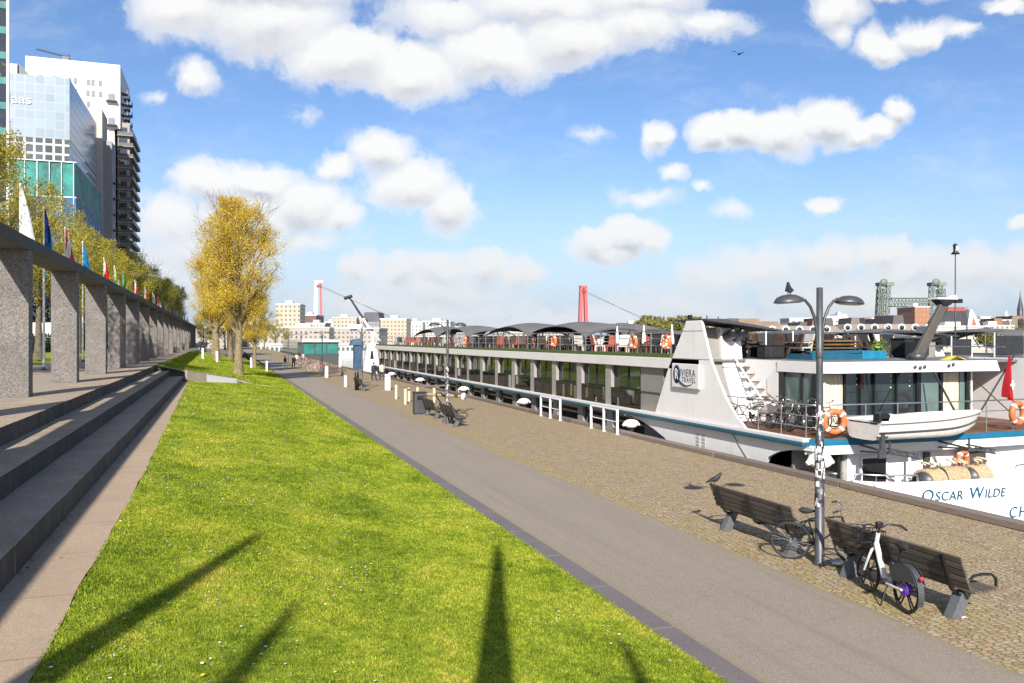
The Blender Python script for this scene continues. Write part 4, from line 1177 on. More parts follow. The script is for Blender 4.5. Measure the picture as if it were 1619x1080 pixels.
# cabin windows, upper and lower deck
NP = 19
win = pil = low = lpil = bal = None
def place(o, y):
    o.location = -SO + Vector((0, y, 0)); return o
for k in range(NP):
    yc = 35.05 + 3.372*k
    a = yc-3.372+.33; b = yc-.33
    if k == 0: a = 31.98
    if k < 2:
        w = part('window', MB().box(17.26,17.30,a-yc,b-yc,.93,2.80), M['cabin']); place(w, yc)
        fr = MB(); mid = (a+b)/2-yc
        for yy in (a-yc, mid, b-yc): fr.box(17.22,17.258,yy-.03,yy+.03,.93,2.80)
        fr.box(17.22,17.258,a-yc,b-yc,2.74,2.80); fr.build('frame', M['black'], w)
        for s0, s1 in ((a-yc+.04,a-yc+.30),(b-yc-.32,b-yc-.04)):
            cu = MB(); cu.grid(lambda u,v,s0=s0,s1=s1:(17.254+.012*math.sin(u*30), s0+(s1-s0)*u, .95+1.78*v), 18, 2)
            cu.build('curtain', M['darkmetal'], w)
        lw = part('lower_window', MB().box(17.26,17.30,a-yc,b-yc,-1.35,.66), M['cabin']); place(lw, yc)
        bg = part('balcony_rail', MB().box(17.06,17.075,a-yc,b-yc,.95,1.72), M['balglass']); place(bg, yc)
        h_ = MB().box(17.04,17.095,a-yc-.02,b-yc+.02,1.722,1.765)
        for yy in (a-yc+.02, b-yc-.02, (a+b)/2-yc): h_.box(17.04,17.095,yy-.02,yy+.02,.93,1.72)
        h_.build('handrail', M['black'], bg)
        if k == 1: win, low, bal = w, lw, bg
    else:
        for o in (win, low, bal): 
            c = dup(o, ship); place(c, yc)
    if pil is None:
        pil = place(part('pillar', MB().box(17.05,17.34,-.30,.30,.921,2.80), M['pillar']), yc)
        lpil = place(part('lower_pillar', MB().box(17.12,17.34,-.32,.32,-1.35,.664), M['pillar']), yc)
    else:
        place(dup(pil, ship), yc); place(dup(lpil, ship), yc)
part('end_panel', MB().box(17.12,17.3,30.0,31.975,.921,2.80), M['greywall'])
part('panel_seam', MB().box(17.085,17.118,30.0,31.97,1.70,1.75), M['darkmetal'])
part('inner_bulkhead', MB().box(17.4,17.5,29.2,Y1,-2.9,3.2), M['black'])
part('roof_fascia', MB().box(16.93,17.4,27.0,Y1,2.80,3.23), M['offwhite'], .02)
part('sun_deck', MB().box(17.4,28.3,27.0,Y1,3.14,3.222).box(19.05,28.3,23.0,27.0,3.14,3.222), M['deckgrey'])
part('deck_turf_edge', MB().box(17.0,17.42,29.3,Y1,3.232,3.39), M['turf'])
rl = MB(); y = 29.6
while y < Y1: rl.tube([(17.25,y,3.39),(17.25,y,4.32)], .022, 6); y += 1.686
for z in (3.72,4.02,4.32): rl.tube([(17.25,29.6,z),(17.25,Y1,z)], .018 if z < 4.3 else .026, 6)
part('deck_railing', rl, M['steel'])
rl = MB(); y = 29.6
while y < Y1: rl.tube([(28.2,y,3.22),(28.2,y,4.3)], .022, 5); y += 3.37
for z in (3.7,4.3): rl.tube([(28.2,23.5,z),(28.2,Y1,z)], .022, 5)
part('far_deck_railing', rl, M['steel'])
# lounge: side wall, windows, stern facade
LX = 19.0
part('lounge_wall', MB().box(LX,LX+.14,24.95,27.4,.92,3.22).box(17.14,LX,27.5,27.6,.92,3.1), M['white'])
part('wall_shading_panel', MB().prism([(25.0,3.1),(25.62,2.55),(25.62,2.02),(25.0,1.75)],'x',LX-.035,LX-.002), M['offwhite'])  # thin off-white panel draws the angled shading on this wall
part('wall_light', MB().tube([(LX-.02,25.25,1.5),(LX-.06,25.25,1.75)],.05,8), M['darkmetal'])
w = part('side_window', MB().box(LX+.05,LX+.09,23.15,24.7,.92,2.80), M['palegreen'])
fr = MB().box(LX-.03,LX+.048,24.68,24.95,.92,2.86).box(LX-.01,LX+.048,23.72,23.80,.92,2.8).box(LX-.03,LX+.048,22.95,23.2,.92,2.82)
fr.box(LX,LX+.048,23.2,23.72,1.62,1.68); fr.build('frame', M['black'], w)
MB().prism([(24.66,.93),(24.66,1.9),(24.0,.93)],'x',LX+.02,LX+.046).build('painted_reflection', M['greywall'], w)  # grey wedge on the pane stands in for a reflection
YF = 22.95
sf = part('stern_window', MB().box(19.2,25.8,YF+.10,YF+.14,.92,2.82), M['lounge'])
fr = MB()
for x, wd in ((19.12,.10),(20.2,.03),(21.47,.025),(22.45,.025),(23.45,.09),(24.5,.06),(25.78,.10),(20.85,.02)):
    fr.box(x-wd,x+wd,YF,YF+.098,.92,2.82)
fr.box(19.1,25.8,YF+.02,YF+.098,.92,1.0); fr.build('frame', M['black'], sf)
for x0,x1,m_ in ((19.28,20.14,'cream'),(24.6,25.38,'cream')):
    MB().grid(lambda u,v,x0=x0,x1=x1:(x0+(x1-x0)*u, YF+.07+.018*math.sin(u*34), 1.02+1.76*v), 40, 2).build('curtain', M[m_], sf)
MB().box(23.56,24.42,YF+.07,YF+.098,1.0,2.8).build('glass_door', M['palegreen'], sf); MB().box(25.42,25.66,YF+.07,YF+.098,1.0,2.8).build('side_light', M['palegreen'], sf)
lb = MB()
for x, z in ((20.75,2.62),(20.75,2.42),(21.5,2.66),(22.25,2.68),(22.25,2.5),(22.25,2.28),(23.1,2.68),(23.1,2.5),(23.1,2.32)): lb.lathe([(.03,0),(.03,.012)],8,0,T(x,YF+.095,z,0,R(90)))
o = lb.build('ceiling_light_reflection', pbr('reflection_white',(.8,.75,.6),.4), sf)  # pale discs on the glass paint in reflected ceiling lights
part('stern_fascia', MB().prism([(19.35,2.84),(26.62,2.84),(26.45,3.22),(19.35,3.22)],'y',22.35,22.6), M['white2'], .015)
part('side_fascia', MB().box(LX-.06,LX+.2,22.62,25.02,2.82,3.215).prism([(LX-.06,22.62),(19.35,22.36),(19.35,22.62)],'z',2.84,3.21), M['offwhite'], .01)
part('soffit', MB().box(LX+.2,26.4,22.6,23.3,2.85,2.9), M['white'])
part('stern_side_wall', MB().box(25.82,25.96,YF,27.4,.92,3.14), M['white'])
part('terrace_support', MB().tube([(23.45,21.0,.9),(23.45,22.3,2.84)],.035,8), M['black']); part('terrace_stay', MB().tube([(26.0,21.0,1.1),(25.5,22.4,2.5)],.02,6), M['black'])
fl_ = MB()
for q,(x,z) in enumerate(((22.62,3.03),(22.85,3.0),(23.05,3.03),(24.15,3.06),(24.35,3.1))): fl_.lathe([(.05,-.03),(.07,0),(.05,.03)],10,0,T(x,22.31,z,0,R(90)))
part('floodlight', fl_, M['darkmetal'])
# aft terrace
plan = [(17.02,27.0),(17.02,21.1),(17.2,20.78),(19.0,20.62),(22.7,20.5),(26.4,20.62),(28.2,20.78),(28.38,21.1),(28.38,27.0)]
part('terrace_deck', MB().prism([(x+ (.05 if x<22.7 else -.05), y+.05) for x,y in plan],'z',.80,.925), M['deckwood'])
part('terrace_stripe', MB().prism(plan[1:-1],'z',.70,.90), M['blue'])
part('terrace_edge', MB().prism([(x, y+.01) for x,y in plan[1:-1]],'z',.42,.697), M['white2'])
rr = MB(); edge = [(17.1,26.0),(17.1,21.15),(17.28,20.86),(19.0,20.70),(22.7,20.58),(26.4,20.70),(28.1,20.86)]
for z in (1.25,1.60,1.95): rr.tube([(x,y,z) for x,y in edge], .016 if z < 1.9 else .024, 6)
for (xa,ya),(xb,yb) in zip(edge,edge[1:]):
    n = max(1,int(math.hypot(xb-xa,yb-ya)/1.1))
    for q in range(n): rr.tube([(xa+(xb-xa)*q/n,ya+(yb-ya)*q/n,.92),(xa+(xb-xa)*q/n,ya+(yb-ya)*q/n,1.95)], .018, 6)
part('terrace_railing', rr, M['steel'])
# lower aft deck
part('aft_wall', MB().box(18.55,27.2,21.0,21.15,-2.6,.42), M['white'])
part('aft_side_wall', MB().box(17.3,18.55,22.0,22.1,-2.6,.42).box(18.47,18.55,21.15,22.0,-2.6,.42), M['greywall'])
d = part('door', MB().box(19.1,20.04,20.955,20.998,-2.1,.2), M['black']); MB().box(19.04,19.095,20.94,20.998,-2.1,.25).box(20.045,20.10,20.94,20.998,-2.1,.25).box(19.04,20.10,20.935,20.998,.205,.26).build('frame', M['white2'], d)
d = part('door', MB().box(23.45,24.3,20.955,20.998,-2.1,.22), pbr('dark_brown_door',(.06,.045,.04),.6)); d['label'] = 'dark brown aft door'  # plain dark brown door
vn = MB(); 
for q in range(8): vn.box(23.4+q*.12,23.47+q*.12,20.96,20.998,.27,.38)
part('vent_grille', vn, M['greywall'])
part('wall_box', MB().box(21.6,21.8,20.88,20.998,-.45,.3), M['darkmetal'])
part('deck_post', MB().tube([(20.75,20.7,-1.9),(20.75,20.7,.42)],.05,8), M['white'])
part('lower_aft_deck', MB().prism([(17.3,24.0),(17.3,20.5),(18.4,19.5),(20,19.1),(22.7,18.9),(25.4,19.1),(27,19.5),(28.1,20.5),(28.1,24)],'z',-2.2,-1.9), M['deckgrey'])
sc_ = [(17.02,24.3),(17.02,22.0),(17.10,20.9),(17.45,19.95),(18.1,19.3),(19.0,18.95),(20.2,18.78),(21.5,18.70),(22.7,18.68)]
sc_ = sc_ + [(45.4-x,y) for x,y in sc_[::-1][1:]]
def stern_pt(x):
    for (xa,ya),(xb,yb) in zip(sc_[2:],sc_[3:]):
        if xa <= x <= xb: return ya+(yb-ya)*(x-xa)/(xb-xa)
    return 18.68
top = lambda x,y: -.22 if y < 20.2 else -.22-.9*min(1,(y-20.2)/1.0)
hb = MB()
for rake, inn in ((0,0),(0,.12)):
    pass
n = len(sc_)
vs = []
for (x,y) in sc_:
    dx = (x-22.7); L_ = math.hypot(dx, 30)
    vs.append((x,y,top(x,y)))
for (x,y) in sc_: vs.append((x*.985+22.7*.015, y+.35, -2.9))
for (x,y) in sc_: vs.append((x*.98+22.7*.02, y+.12, top(x,y)))
for (x,y) in sc_: vs.append((x*.97+22.7*.03, y+.45, -2.9))
fs = [(i,i+1,n+i+1,n+i) for i in range(n-1)]+[(i,2*n+i,2*n+i+1,i+1) for i in range(n-1)]+[(2*n+i,3*n+i,3*n+i+1,2*n+i+1) for i in range(n-1)]
hb.add(vs, fs, 0, True)
part('stern_bulwark', hb, M['white2'])
hr = MB(); 
def hrail(x0,x1,h=.28):
    xs_ = [x0+(x1-x0)*q/8 for q in range(9)]
    P = [(x0-.15,stern_pt(x0)+.06,-.22)]+[(x,stern_pt(x)+.06,-.22+h) for x in xs_]+[(x1+.05,stern_pt(x1)+.06,-.22)]
    hr.tube(P,.028,6)
    for x in xs_[2::2]: hr.tube([(x,stern_pt(x)+.06,-.22),(x,stern_pt(x)+.06,-.22+h)],.018,6)
hrail(17.75,19.3,.2); part('bulwark_handrail', hr, M['steel']); hr = MB(); hrail(23.0,25.5,.34); part('bulwark_handrail', hr, M['steel'])
# lettering on the stern: follows the curve of the plating
lt = MB(); navy_l = pbr('blue_lettering',(.015,.10,.17),.5)
def stern_text(s, size, x0, z0, spacing=1.0):
    w_ = add_text(lt, s, size, lambda v: (x0+v.x, stern_pt(x0+v.x)-.03+(-.22-(z0+v.y))*.13-v.z, z0+v.y), .004, spacing)
    return x0 + w_
x = 19.42
for s, size in (('O',.52),('SCAR',.40),(None,0),('W',.52),('ILDE',.40)):
    if s is None: x += .16; continue
    x = stern_text(s, size, x, -.80, 1.04)+.055
part('name_lettering', lt, navy_l); lt = MB(); stern_text('CH', .50, 22.75, -1.50, 1.25); part('port_lettering', lt, navy_l)

# funnel on the port side
FY = [(30.4,.92),(29.3,2.82),(28.02,4.55),(27.95,4.70),(26.85,4.70),(26.75,4.5),(26.25,3.3),(25.75,2.55),(25.2,1.84),(24.65,1.32),(24.05,.92)]
fo = part('funnel', MB().prism(FY,'x',16.93,17.02), M['white'], .02)
MB().box(16.922,16.929,26.3,29.05,3.22,3.245).build('seam', M['greywall'], fo)
MB().box(16.922,16.929,26.75,28.25,4.30,4.32).build('seam', M['greywall'], fo)
MB().prism([(27.75,.92),(27.75,4.45),(27.6,4.45),(27.2,3.0),(26.6,1.9),(25.9,.92)],'x',17.025,18.05).build('shaded_inner_face', M['greywall'], fo)  # grey puts the shade behind the outer plate into the colour
MB().prism([(28.6,.92),(28.6,4.42),(27.3,4.42),(27.15,3.2),(26.7,2.0),(26.2,.92)],'x',18.06,18.97).build('exhaust_casing', M['white'], fo, .02)
MB().box(18.04,18.99,27.0,27.3,2.92,2.945).build('seam', M['greywall'], fo)
MB().prism([(16.95,4.70),(20.3,4.30),(20.3,4.36),(17.6,4.76),(16.95,4.76)],'y',26.5,28.8).build('cap', M['darkmetal'], fo)
for x in (18.30,18.72):
    e = MB().tube([(x,27.5,4.02),(x,27.1,4.12),(x+.02,26.75,4.24)], [.19,.19,.20], 16); e.lathe([(.16,0),(.16,.01)],14,0,T(x+.02,26.745,4.24,0,R(105)))
    e.build('exhaust_pipe', M['black'], fo)
MB().box(16.98,17.1,27.75,27.9,4.76,4.93).tube([(17.4,27.2,4.74),(17.4,27.2,4.9)],.02,6).tube([(17.9,27.2,4.7),(17.9,27.2,4.86)],.02,6).build('cap_fitting', M['black'], fo)
# framed sign with the emblem
sg = part('sign_panel', MB().box(16.80,16.90,26.82,28.78,2.10,3.04), M['offwhite'], .02)
nv_ = pbr('navy_emblem',(.008,.018,.07),.5); gr_ = pbr('grey_blue_lettering',(.10,.10,.14),.5)
MB().lathe([(1,0),(1,.012)],28,0,T(16.798,28.40,2.62,0,0,R(-90)) @ Matrix.Diagonal((.36,.25,1,1))).build('emblem', nv_, sg)
tx = MB(); add_text(tx,'R',.62, lambda v:(16.775-v.z, 28.54-v.x*.75, 2.42+v.y),.003); tx.build('emblem_letter', M['white2'], sg)
tx = MB(); add_text(tx,'IVIERA',.40, lambda v:(16.79-v.z, 28.17-v.x*.92, 2.56+v.y),.003,1.08); tx.build('name_lettering', gr_, sg); tx = MB(); add_text(tx,'TRAVEL',.27, lambda v:(16.79-v.z, 28.02-v.x*.93, 2.34+v.y),.003,1.2); tx.build('lettering', gr_, sg)
MB().tube([(16.79,28.27,2.42),(16.79,28.1,2.30),(16.79,27.85,2.20),(16.79,27.6,2.19),(16.79,27.35,2.25),(16.79,27.2,2.33)],[.03,.034,.03,.022,.012,.004],6).build('swoosh', nv_, sg)
# stairs beside the funnel
sr = MB().tube([(18.55,27.1,3.3),(18.55,24.7,1.2)],.035,8); so_ = part('stairs', sr, M['white2'])
tr_ = MB()
for q in range(7):
    t_ = q/7; tr_.box(18.6,18.98,26.7-2.1*t_,26.95-2.1*t_,2.9-1.85*t_,2.94-1.85*t_)
tr_.build('treads', M['deckwood'], so_)
part('stair_rail', MB().tube([(17.3,26.6,1.9),(17.3,25.0,1.62),(17.2,24.2,1.1)],.022,6).tube([(17.3,26.4,1.5),(17.3,24.9,1.3)],.018,6), M['steel'])
# foremast on the bow
part('foremast', MB().prism([(16.35,-.2),(18.5,-.2),(17.9,3.5),(16.95,3.5)],'y',103.0,103.7), M['white'])
part('foremast_opening', MB().prism([(17.2,1.5),(17.65,1.5),(17.55,2.5),(17.3,2.5)],'y',102.95,102.99), M['black'])

# sister ship moored alongside: same build without the name and sign
sister = dup(ship, None, SO+Vector((11.85,1.6,0)), None, 'second white river cruise ship on the far side of the first, barely showing', skip=('name_lettering','port_lettering','sign_panel','funnel','stairs'))
fs_ = part('funnel', MB().prism([(28.6,.92),(28.6,4.1),(27.3,4.1),(27.1,3.2),(26.7,2.0),(26.2,.92)],'x',17.5,18.97), M['white'], .02, sister)
fs_.location = -SO
MB().prism([(17.0,4.3),(19.6,4.1),(19.6,4.16),(17.0,4.36)],'y',26.9,28.8).build('cap', M['darkmetal'], fs_)
MB().box(17.65,18.2,26.9,27.28,3.1,3.85).build('louvre', M['greywall'], fs_)
for x in (18.45,18.85): MB().tube([(x,27.4,3.75),(x,27.0,3.85),(x+.02,26.65,3.93)], [.19,.19,.20], 16).build('exhaust_pipe', M['black'], fs_)

# boom crane on the aft deck
cr = thing('deck_crane', 'dark slanting deck crane arm with a flat plate on top', 'crane', (24.4,24,3.222))
MB().lathe([(.3,0),(.3,.2),(.22,.25)],14).build('base', M['darkmetal'], cr)
MB().prism([(-.22,.2),(.24,.2),(1.52,2.25),(1.12,2.25)],'y',-.16,.0).build('arm', pbr('brown_grey_steel',(.085,.075,.065),.55), cr, .02)
MB().prism([(.9,1.55),(1.05,1.5),(2.0,2.45),(1.8,2.45)],'y',.02,.14).build('brace', M['white'], cr)
MB().box(.75,1.75,-.25,.2,2.27,2.33).build('plate', M['offwhite'], cr); MB().prism([(.85,2.26),(1.7,2.26),(1.4,2.05),(1.1,2.05)],'y',-.22,.16).box(1.8,2.15,-.1,.1,2.15,2.3).build('bracket', M['black'], cr)
mt = thing('signal_mast', 'thin dark signal mast with a lantern head beside the deck crane', 'mast', (34.5,31.5,3.25))
mt.scale = (.8,.8,.79)
MB().lathe([(.06,0),(.05,2),(.03,6.3)],8).build('pole', M['darkmetal'], mt); MB().lathe([(.05,6.3),(.28,6.32),(.12,6.5),(.13,6.85),(.16,6.9),(.02,7.0)],12).build('lantern', M['black'], mt)
MB().lathe([(.10,6.52),(.11,6.83)],10,0,T(.03,-.06,0)).build('lens', M['white2'], mt); MB().lathe([(.04,0),(.04,2.2),(.015,3.0)],6,0,T(.95,0,0)).build('aerial', M['darkmetal'], mt)

# tender boat hung over the stern terrace
tb = thing('tender_boat', 'small white open motor boat with a dark rubbing line, slung outside the stern railing', 'boat', (18.2,19.95,.95))
def hull(u, v):
    # u 0 stern ..1 bow ; v 0 keel .. 1 gunwale (port and starboard by mirror)
    L = 4.45; w = .72*(1-max(0,(u-.45)/.55)**2.2); z0 = .02+.28*max(0,(u-.62)/.38)**2; zt = .58+.16*u**2
    prof = [(0,0),(.62,.02),(.80,.12),(.90,.45),(1,1)]
    k = v*4; i = min(3,int(k)); f = k-i
    a = prof[i][0]*(1-f)+prof[i+1][0]*f; h = prof[i][1]*(1-f)+prof[i+1][1]*f
    return (u*L+ .22*h*max(0,(u-.7)/.3), w*a, z0+(zt-z0)*h)
hm = MB()
hm.grid(lambda u,v: hull(u,v), 24, 8); hm.grid(lambda u,v: (hull(u,v)[0],-hull(u,v)[1],hull(u,v)[2]), 24, 8)
hm.add([hull(0,v/8) for v in range(9)]+[(hull(0,v/8)[0],-hull(0,v/8)[1],hull(0,v/8)[2]) for v in range(8,0,-1)], [tuple(range(17))])
bpaint = pbr('scuffed_white_gelcoat',(.66,.63,.59),.4,var=.08,dirt=(.45,.38,.32),dsc=3)
hm.build('hull', bpaint, tb)
gw = MB(); g1 = [hull(u/20,1) for u in range(21)]; path = [(x,y+.02,z) for x,y,z in g1]+[(x,-y-.02,z) for x,y,z in g1[::-1]]
gw.tube(path,.05,8); gw.build('gunwale', bpaint, tb)
st_ = MB(); g2 = [(x,y*1.01,z-.20) for x,y,z in [hull(u/20,.82) for u in range(21)]]
st_.tube([(x,-y-.012,z+.12) for x,y,z in g2],.022,6); st_.tube([(x,y+.012,z+.12) for x,y,z in g2],.022,6); st_.build('rubbing_line', M['darkmetal'], tb)
inn = MB(); inn.grid(lambda u,v:(.1+u*3.6,(v-.5)*1.0*(1-.6*u**2),.30),10,4); inn.build('floor', M['greywall'], tb)
MB().box(.9,1.2,-.6,.6,.42,.47).box(2.3,2.55,-.55,.55,.45,.5).build('thwart', bpaint, tb)
MB().box(.02,1.5,-.74,-.66,.56,.72).build('side_panel', M['white2'], tb, .02)
MB().prism([(0,-.6),(.5,-.6),(.5,.6),(0,.6)],'z',.5,.58).build('stern_cover', bpaint, tb, .02)
ob = thing('outboard_motor', 'black outboard motor tilted at the stern of the tender boat', 'motor', (18.35,19.35,1.42))
MB().prism([(-.22,.12),(.16,.12),(.22,.34),(.05,.42),(-.2,.38)],'y',-.14,.14).build('cowl', M['black'], ob, .03); MB().box(-.05,.08,-.05,.05,-.7,.12).box(-.16,.22,-.03,.03,-.35,-.3).prism([(-.12,-.95),(.1,-.95),(.14,-.68),(-.12,-.68)],'y',-.03,.03).build('leg', M['darkmetal'], ob)
MB().box(.0,.3,-.12,.12,.22,.36).build('bracket', M['white2'], ob)
ca = thing('boat_cradle', 'dark steel cradle arms under the tender boat', 'cradle', (20.5,20.1,.6))
for x in (-1.8,1.3):
    m = MB(); m.tube([(x,.5,.1),(x,-.7,.0)],.035,6).tube([(x,.5,-.1),(x,-.7,.0)],.03,6).tube([(x,-.7,0),(x-.05,-.75,.35)],.03,6)
    m.tube([(x,-.6,.0),(x+1.2,-.6,-.22)],.035,6).tube([(x,-.6,.12),(x+1.2,-.6,-.1)],.03,6)
    for q in range(4): m.tube([(x+.3*q,-.6,.0-.055*q+.12),(x+.3*q+.3,-.6,-.055*(q+1))],.02,5)
    m.build('arm', M['darkmetal'], ca)
# ensign
fl = thing('ensign', 'red ensign with a white cross hanging on a slanted staff at the stern', 'flag', (23.6,20.62,1.5))
MB().tube([(0,0,0),(.48,-.95,2.05)],.028,8).build('staff', M['darkmetal'], fl)
fm_ = flag_mesh(77,('red','white','red'),1.5,.05,.26); o = fm_.build('flag', [M['red'],M['red'],M['red']], fl); o.location = (.42,-.86,1.98); o.rotation_euler = (0,R(4),R(170))
MB().box(-.025,.03,-.02,.02,-.14,.14).box(-.07,.08,-.02,.02,-.04,.04).build('white_cross', M['white2'], o).location = (.14,.12,-.95)
# life rings
def life_ring(loc, rz, label, r=.36, rx=0):
    t = thing('life_ring', label, 'life ring', loc, rz, None)
    MB().tube([(r*.78*math.cos(2*math.pi*k/28),0,r*.78*math.sin(2*math.pi*k/28)) for k in range(28)], r*.24, 10, closed=True).build('ring', M['orange'], t)
    for k in range(4):
        b = MB(); a = 2*math.pi*(k+.5)/4; c_ = [(r*.78*math.cos(a+d_),0,r*.78*math.sin(a+d_)) for d_ in (-.12,-.04,.04,.12)]
        b.tube(c_, r*.25, 10); b.build('band', M['white2'], t)
    return t
lr = life_ring((17.75,20.66,1.45), R(-15), 'bright orange life ring on the stern terrace railing right behind the near lamp post', .40)
def ring(loc, rz, label, s=1.0):
    o = dup(lr, None, loc, rz, label); o.scale = (s,)*3; return o
ring((18.35,21.0,1.42), R(60), 'second orange life ring hanging just right of the one behind the lamp post', .9)
ring((25.25,20.55,1.5), R(10), 'orange life ring on the stern railing at the right edge of the view', 1.05)
ring((23.1,20.8,-.05), R(20), 'dull orange life ring hung on the lower aft wall beside the brown door', 1.0)
for y, l in ((32.8,'orange life ring on the sun deck rail, nearest but one to the funnel'),(29.9,'orange life ring on the sun deck rail just left of the funnel'),(42.2,'orange life ring on the sun deck rail below the largest canopy'),(60,'orange life ring midway along the sun deck rail')):
    ring((17.2,y,3.86), R(90), l, .84)
# rope reels and coils on the lower aft deck
for k,(x,y,z,rz,l,r_) in enumerate(((20.65,19.8,-.40,R(15),'left tan rope reel on the lower aft deck',.34),(21.6,19.85,-.38,R(-10),'middle tan rope reel with loose cream loops on top',.35),(22.5,19.8,-.38,R(12),'right tan rope reel near the orange ring',.36))):
    t = thing('rope_reel', l, 'rope reel', (x,y,z), rz)
    m = MB()
    for q in range(9): m.tube([(-.34+q*.085, r_*math.cos(a), r_*math.sin(a)) for a in [2*math.pi*w_/18 for w_ in range(18)]], .055, 6, closed=True)
    m.build('rope', M['rope'], t); MB().lathe([(r_-.04,-.45),(r_-.04,.45)],18,0,T(0,0,0,0,0,R(90))).build('drum', M['darkmetal'], t)
    MB().box(-.5,-.44,-.12,.12,-1.3,0).box(.44,.5,-.12,.12,-1.3,0).build('stand', M['darkmetal'], t)
    lo = MB()
    for q in range(3):
        a = rnd.uniform(-.3,.3); lo.tube([(a+.22*math.cos(s_)*.7, .12*math.sin(s_)-.1*q, r_+.08+.18*math.sin(s_*.5)) for s_ in [6.28*w_/10 for w_ in range(11)]], .025, 6)
    lo.build('loose_loop', pbr('cream_rope',(.6,.5,.36),.85) if k == 0 else bpy.data.materials['cream_rope'], t)
t = thing('mooring_pile', 'heap of brown mooring gear inside the arched hull opening', 'mooring gear', (17.6,22.2,-.9))
for q in range(5): MB().tube([(.25*math.cos(s_)+rnd.uniform(-.1,.1),.5*math.sin(s_)+q*.1-.2,.12+q*.12+.05*math.sin(3*s_)) for s_ in [6.28*w_/14 for w_ in range(14)]], .06, 6, closed=True).build('coil', M['rope'], t)
t = thing('silver_drum', 'short silver drum standing on the quay-side aft deck', 'drum', (18.2,21.2,-.62)); MB().lathe([(.26,0),(.26,.36),(.29,.38),(.29,.42),(.2,.44)],18).build('shell', M['steel'], t)
t = thing('mooring_rope', 'pale mooring rope sagging from the stern down to the quay', 'rope', (0,0,0))
MB().tube([(17.9,19.2,-.25),(17.4,18.4,-.35),(16.8,17.2,-.22),(16.4,16.4,-.02),(16.2,16.0,.05)], .03, 6).build('strand', pbr('pale_rope',(.6,.58,.52),.8), t)
# bicycles lying together on the aft terrace
dk = city_bike('dark city bicycle standing first by the funnel stairs on the ship terrace', pbr('grey_bike_paint',(.10,.09,.08),.4), False)
dk.location = (17.55,25.2,.93); dk.rotation_euler = (R(-6),0,R(-70)); dk['group'] = 'bicycles on the stern terrace'
for q,(x,y,rz,rx,l) in enumerate(((17.9,24.7,-62,-12,'second dark bicycle of the heap beside the stairs'),(18.2,24.0,-75,8,'pale framed bicycle in the middle of the terrace heap'),(18.1,23.3,-58,-15,'bicycle leaning low in the terrace heap'),(18.45,22.6,-80,6,'last bicycle of the heap, nearest the orange ring'),(18.6,24.6,-40,20,'bicycle lying across the back of the terrace heap'),(17.75,23.8,-95,-20,'dark bicycle tipped against the terrace railing'))):
    o = dup(dk, None, (x,y,.93), None, l); o.rotation_euler = (R(rx),0,R(rz))
t = thing('bike_cover', 'crumpled white cover thrown over the heap of bicycles', 'cover', (17.9,24.2,1.75))
MB().grid(lambda u,v:((v-.5)*.5,(u-.5)*1.5,.12*math.sin(u*7+v*3)+.1*math.cos(v*6)-.25*abs(v-.5)-.35*u),14,6).build('cloth', M['white'], t)

# sun deck: canopies, furniture
def canopy(name, yc, zc, xc, L, Wd, h, label, grp):
    t = thing(name, label, 'canopy', (xc,yc,zc), 0, grp)
    def P(u,v):
        a = (u-.5)*2; b_ = (v-.5)*2
        y = a*L/2; edge = 1-.10*(1-a*a)
        x = b_*Wd/2*edge
        z = h*(1-a*a)**1.0 + .28*(1-b_*b_) - .22*(abs(a)**3)*(abs(b_)**3)
        return (x,y,z)
    m = MB(); m.grid(P,18,8); m.grid(lambda u,v:(P(u,v)[0],P(u,v)[1],P(u,v)[2]-.035),18,8)
    m.build('fabric', M['canvas'], t)
    for a in (-.62,.62):
        for b_ in (-1,1):
            p = P(.5+a/2,.5+b_*.42)
            MB().tube([(b_*Wd*.36, p[1]*.66, 3.222-zc),(p[0],p[1],p[2]-.03)], .045, 8).build('strut', M['steel'], t)
    for u in (.02,.5,.98): MB().tube([P(u,v/8) for v in range(9)], .035, 6).build('hoop', M['darkmetal'], t)
    return t
GC = 'grey canopies over the sun deck'
cn = canopy('canopy', 48.4, 4.30, 21.8, 10.2, 4.4, .50, 'largest grey curved canopy over the deck, in front of the red bridge pylon', GC)
for yc, zc, xc, l, s in ((57.0,4.38,21.5,'grey curved canopy just left of the largest one',1.0),(71,4.4,21.3,'grey curved canopy right of the second lamp post',1.0),(81.5,4.45,21.3,'grey curved canopy behind the second lamp post',1.0),(39.5,4.0,24.2,'grey curved canopy low beside the funnel',.95),(51,4.3,25.9,'far row grey canopy under the largest one',.85),(60,4.3,25.9,'far row grey canopy under the left one',.85)):
    o = dup(cn, None, (xc,yc,zc), None, l); o.scale = (s,s,.6 if zc < 4.1 else 1)
GS = 'canopies on the second ship'
for yc, xc, l in ((40,31.5,'flat looking dark canopy between the funnel and the near lamp post'),(34.5,32.6,'dark canopy right of the near lamp post'),(31.5,36.5,'dark canopy near the right edge behind the ensign')):
    o = dup(cn, None, (xc,yc,4.1), None, l, GS); o.scale = (.7,.62,.55)
# folded white sunshades
us = thing('sunshade', 'folded white sunshade nearest the funnel on the sun deck', 'sunshade', (18.1,31.0,3.222), 0, 'folded white sunshades')
MB().lathe([(.02,0),(.02,1.5)],8).build('pole', M['steel'], us); MB().lathe([(.12,.55),(.10,.75),(.05,1.15),(.015,1.45)],10).build('fabric', M['white2'], us); MB().lathe([(.22,0),(.22,.06)],12).build('foot', M['darkmetal'], us)
for y, l in ((33.5,'folded white sunshade, second from the funnel'),(36.2,'folded white sunshade, third from the funnel and farthest left')): dup(us, None, (18.1,y,3.222), None, l)
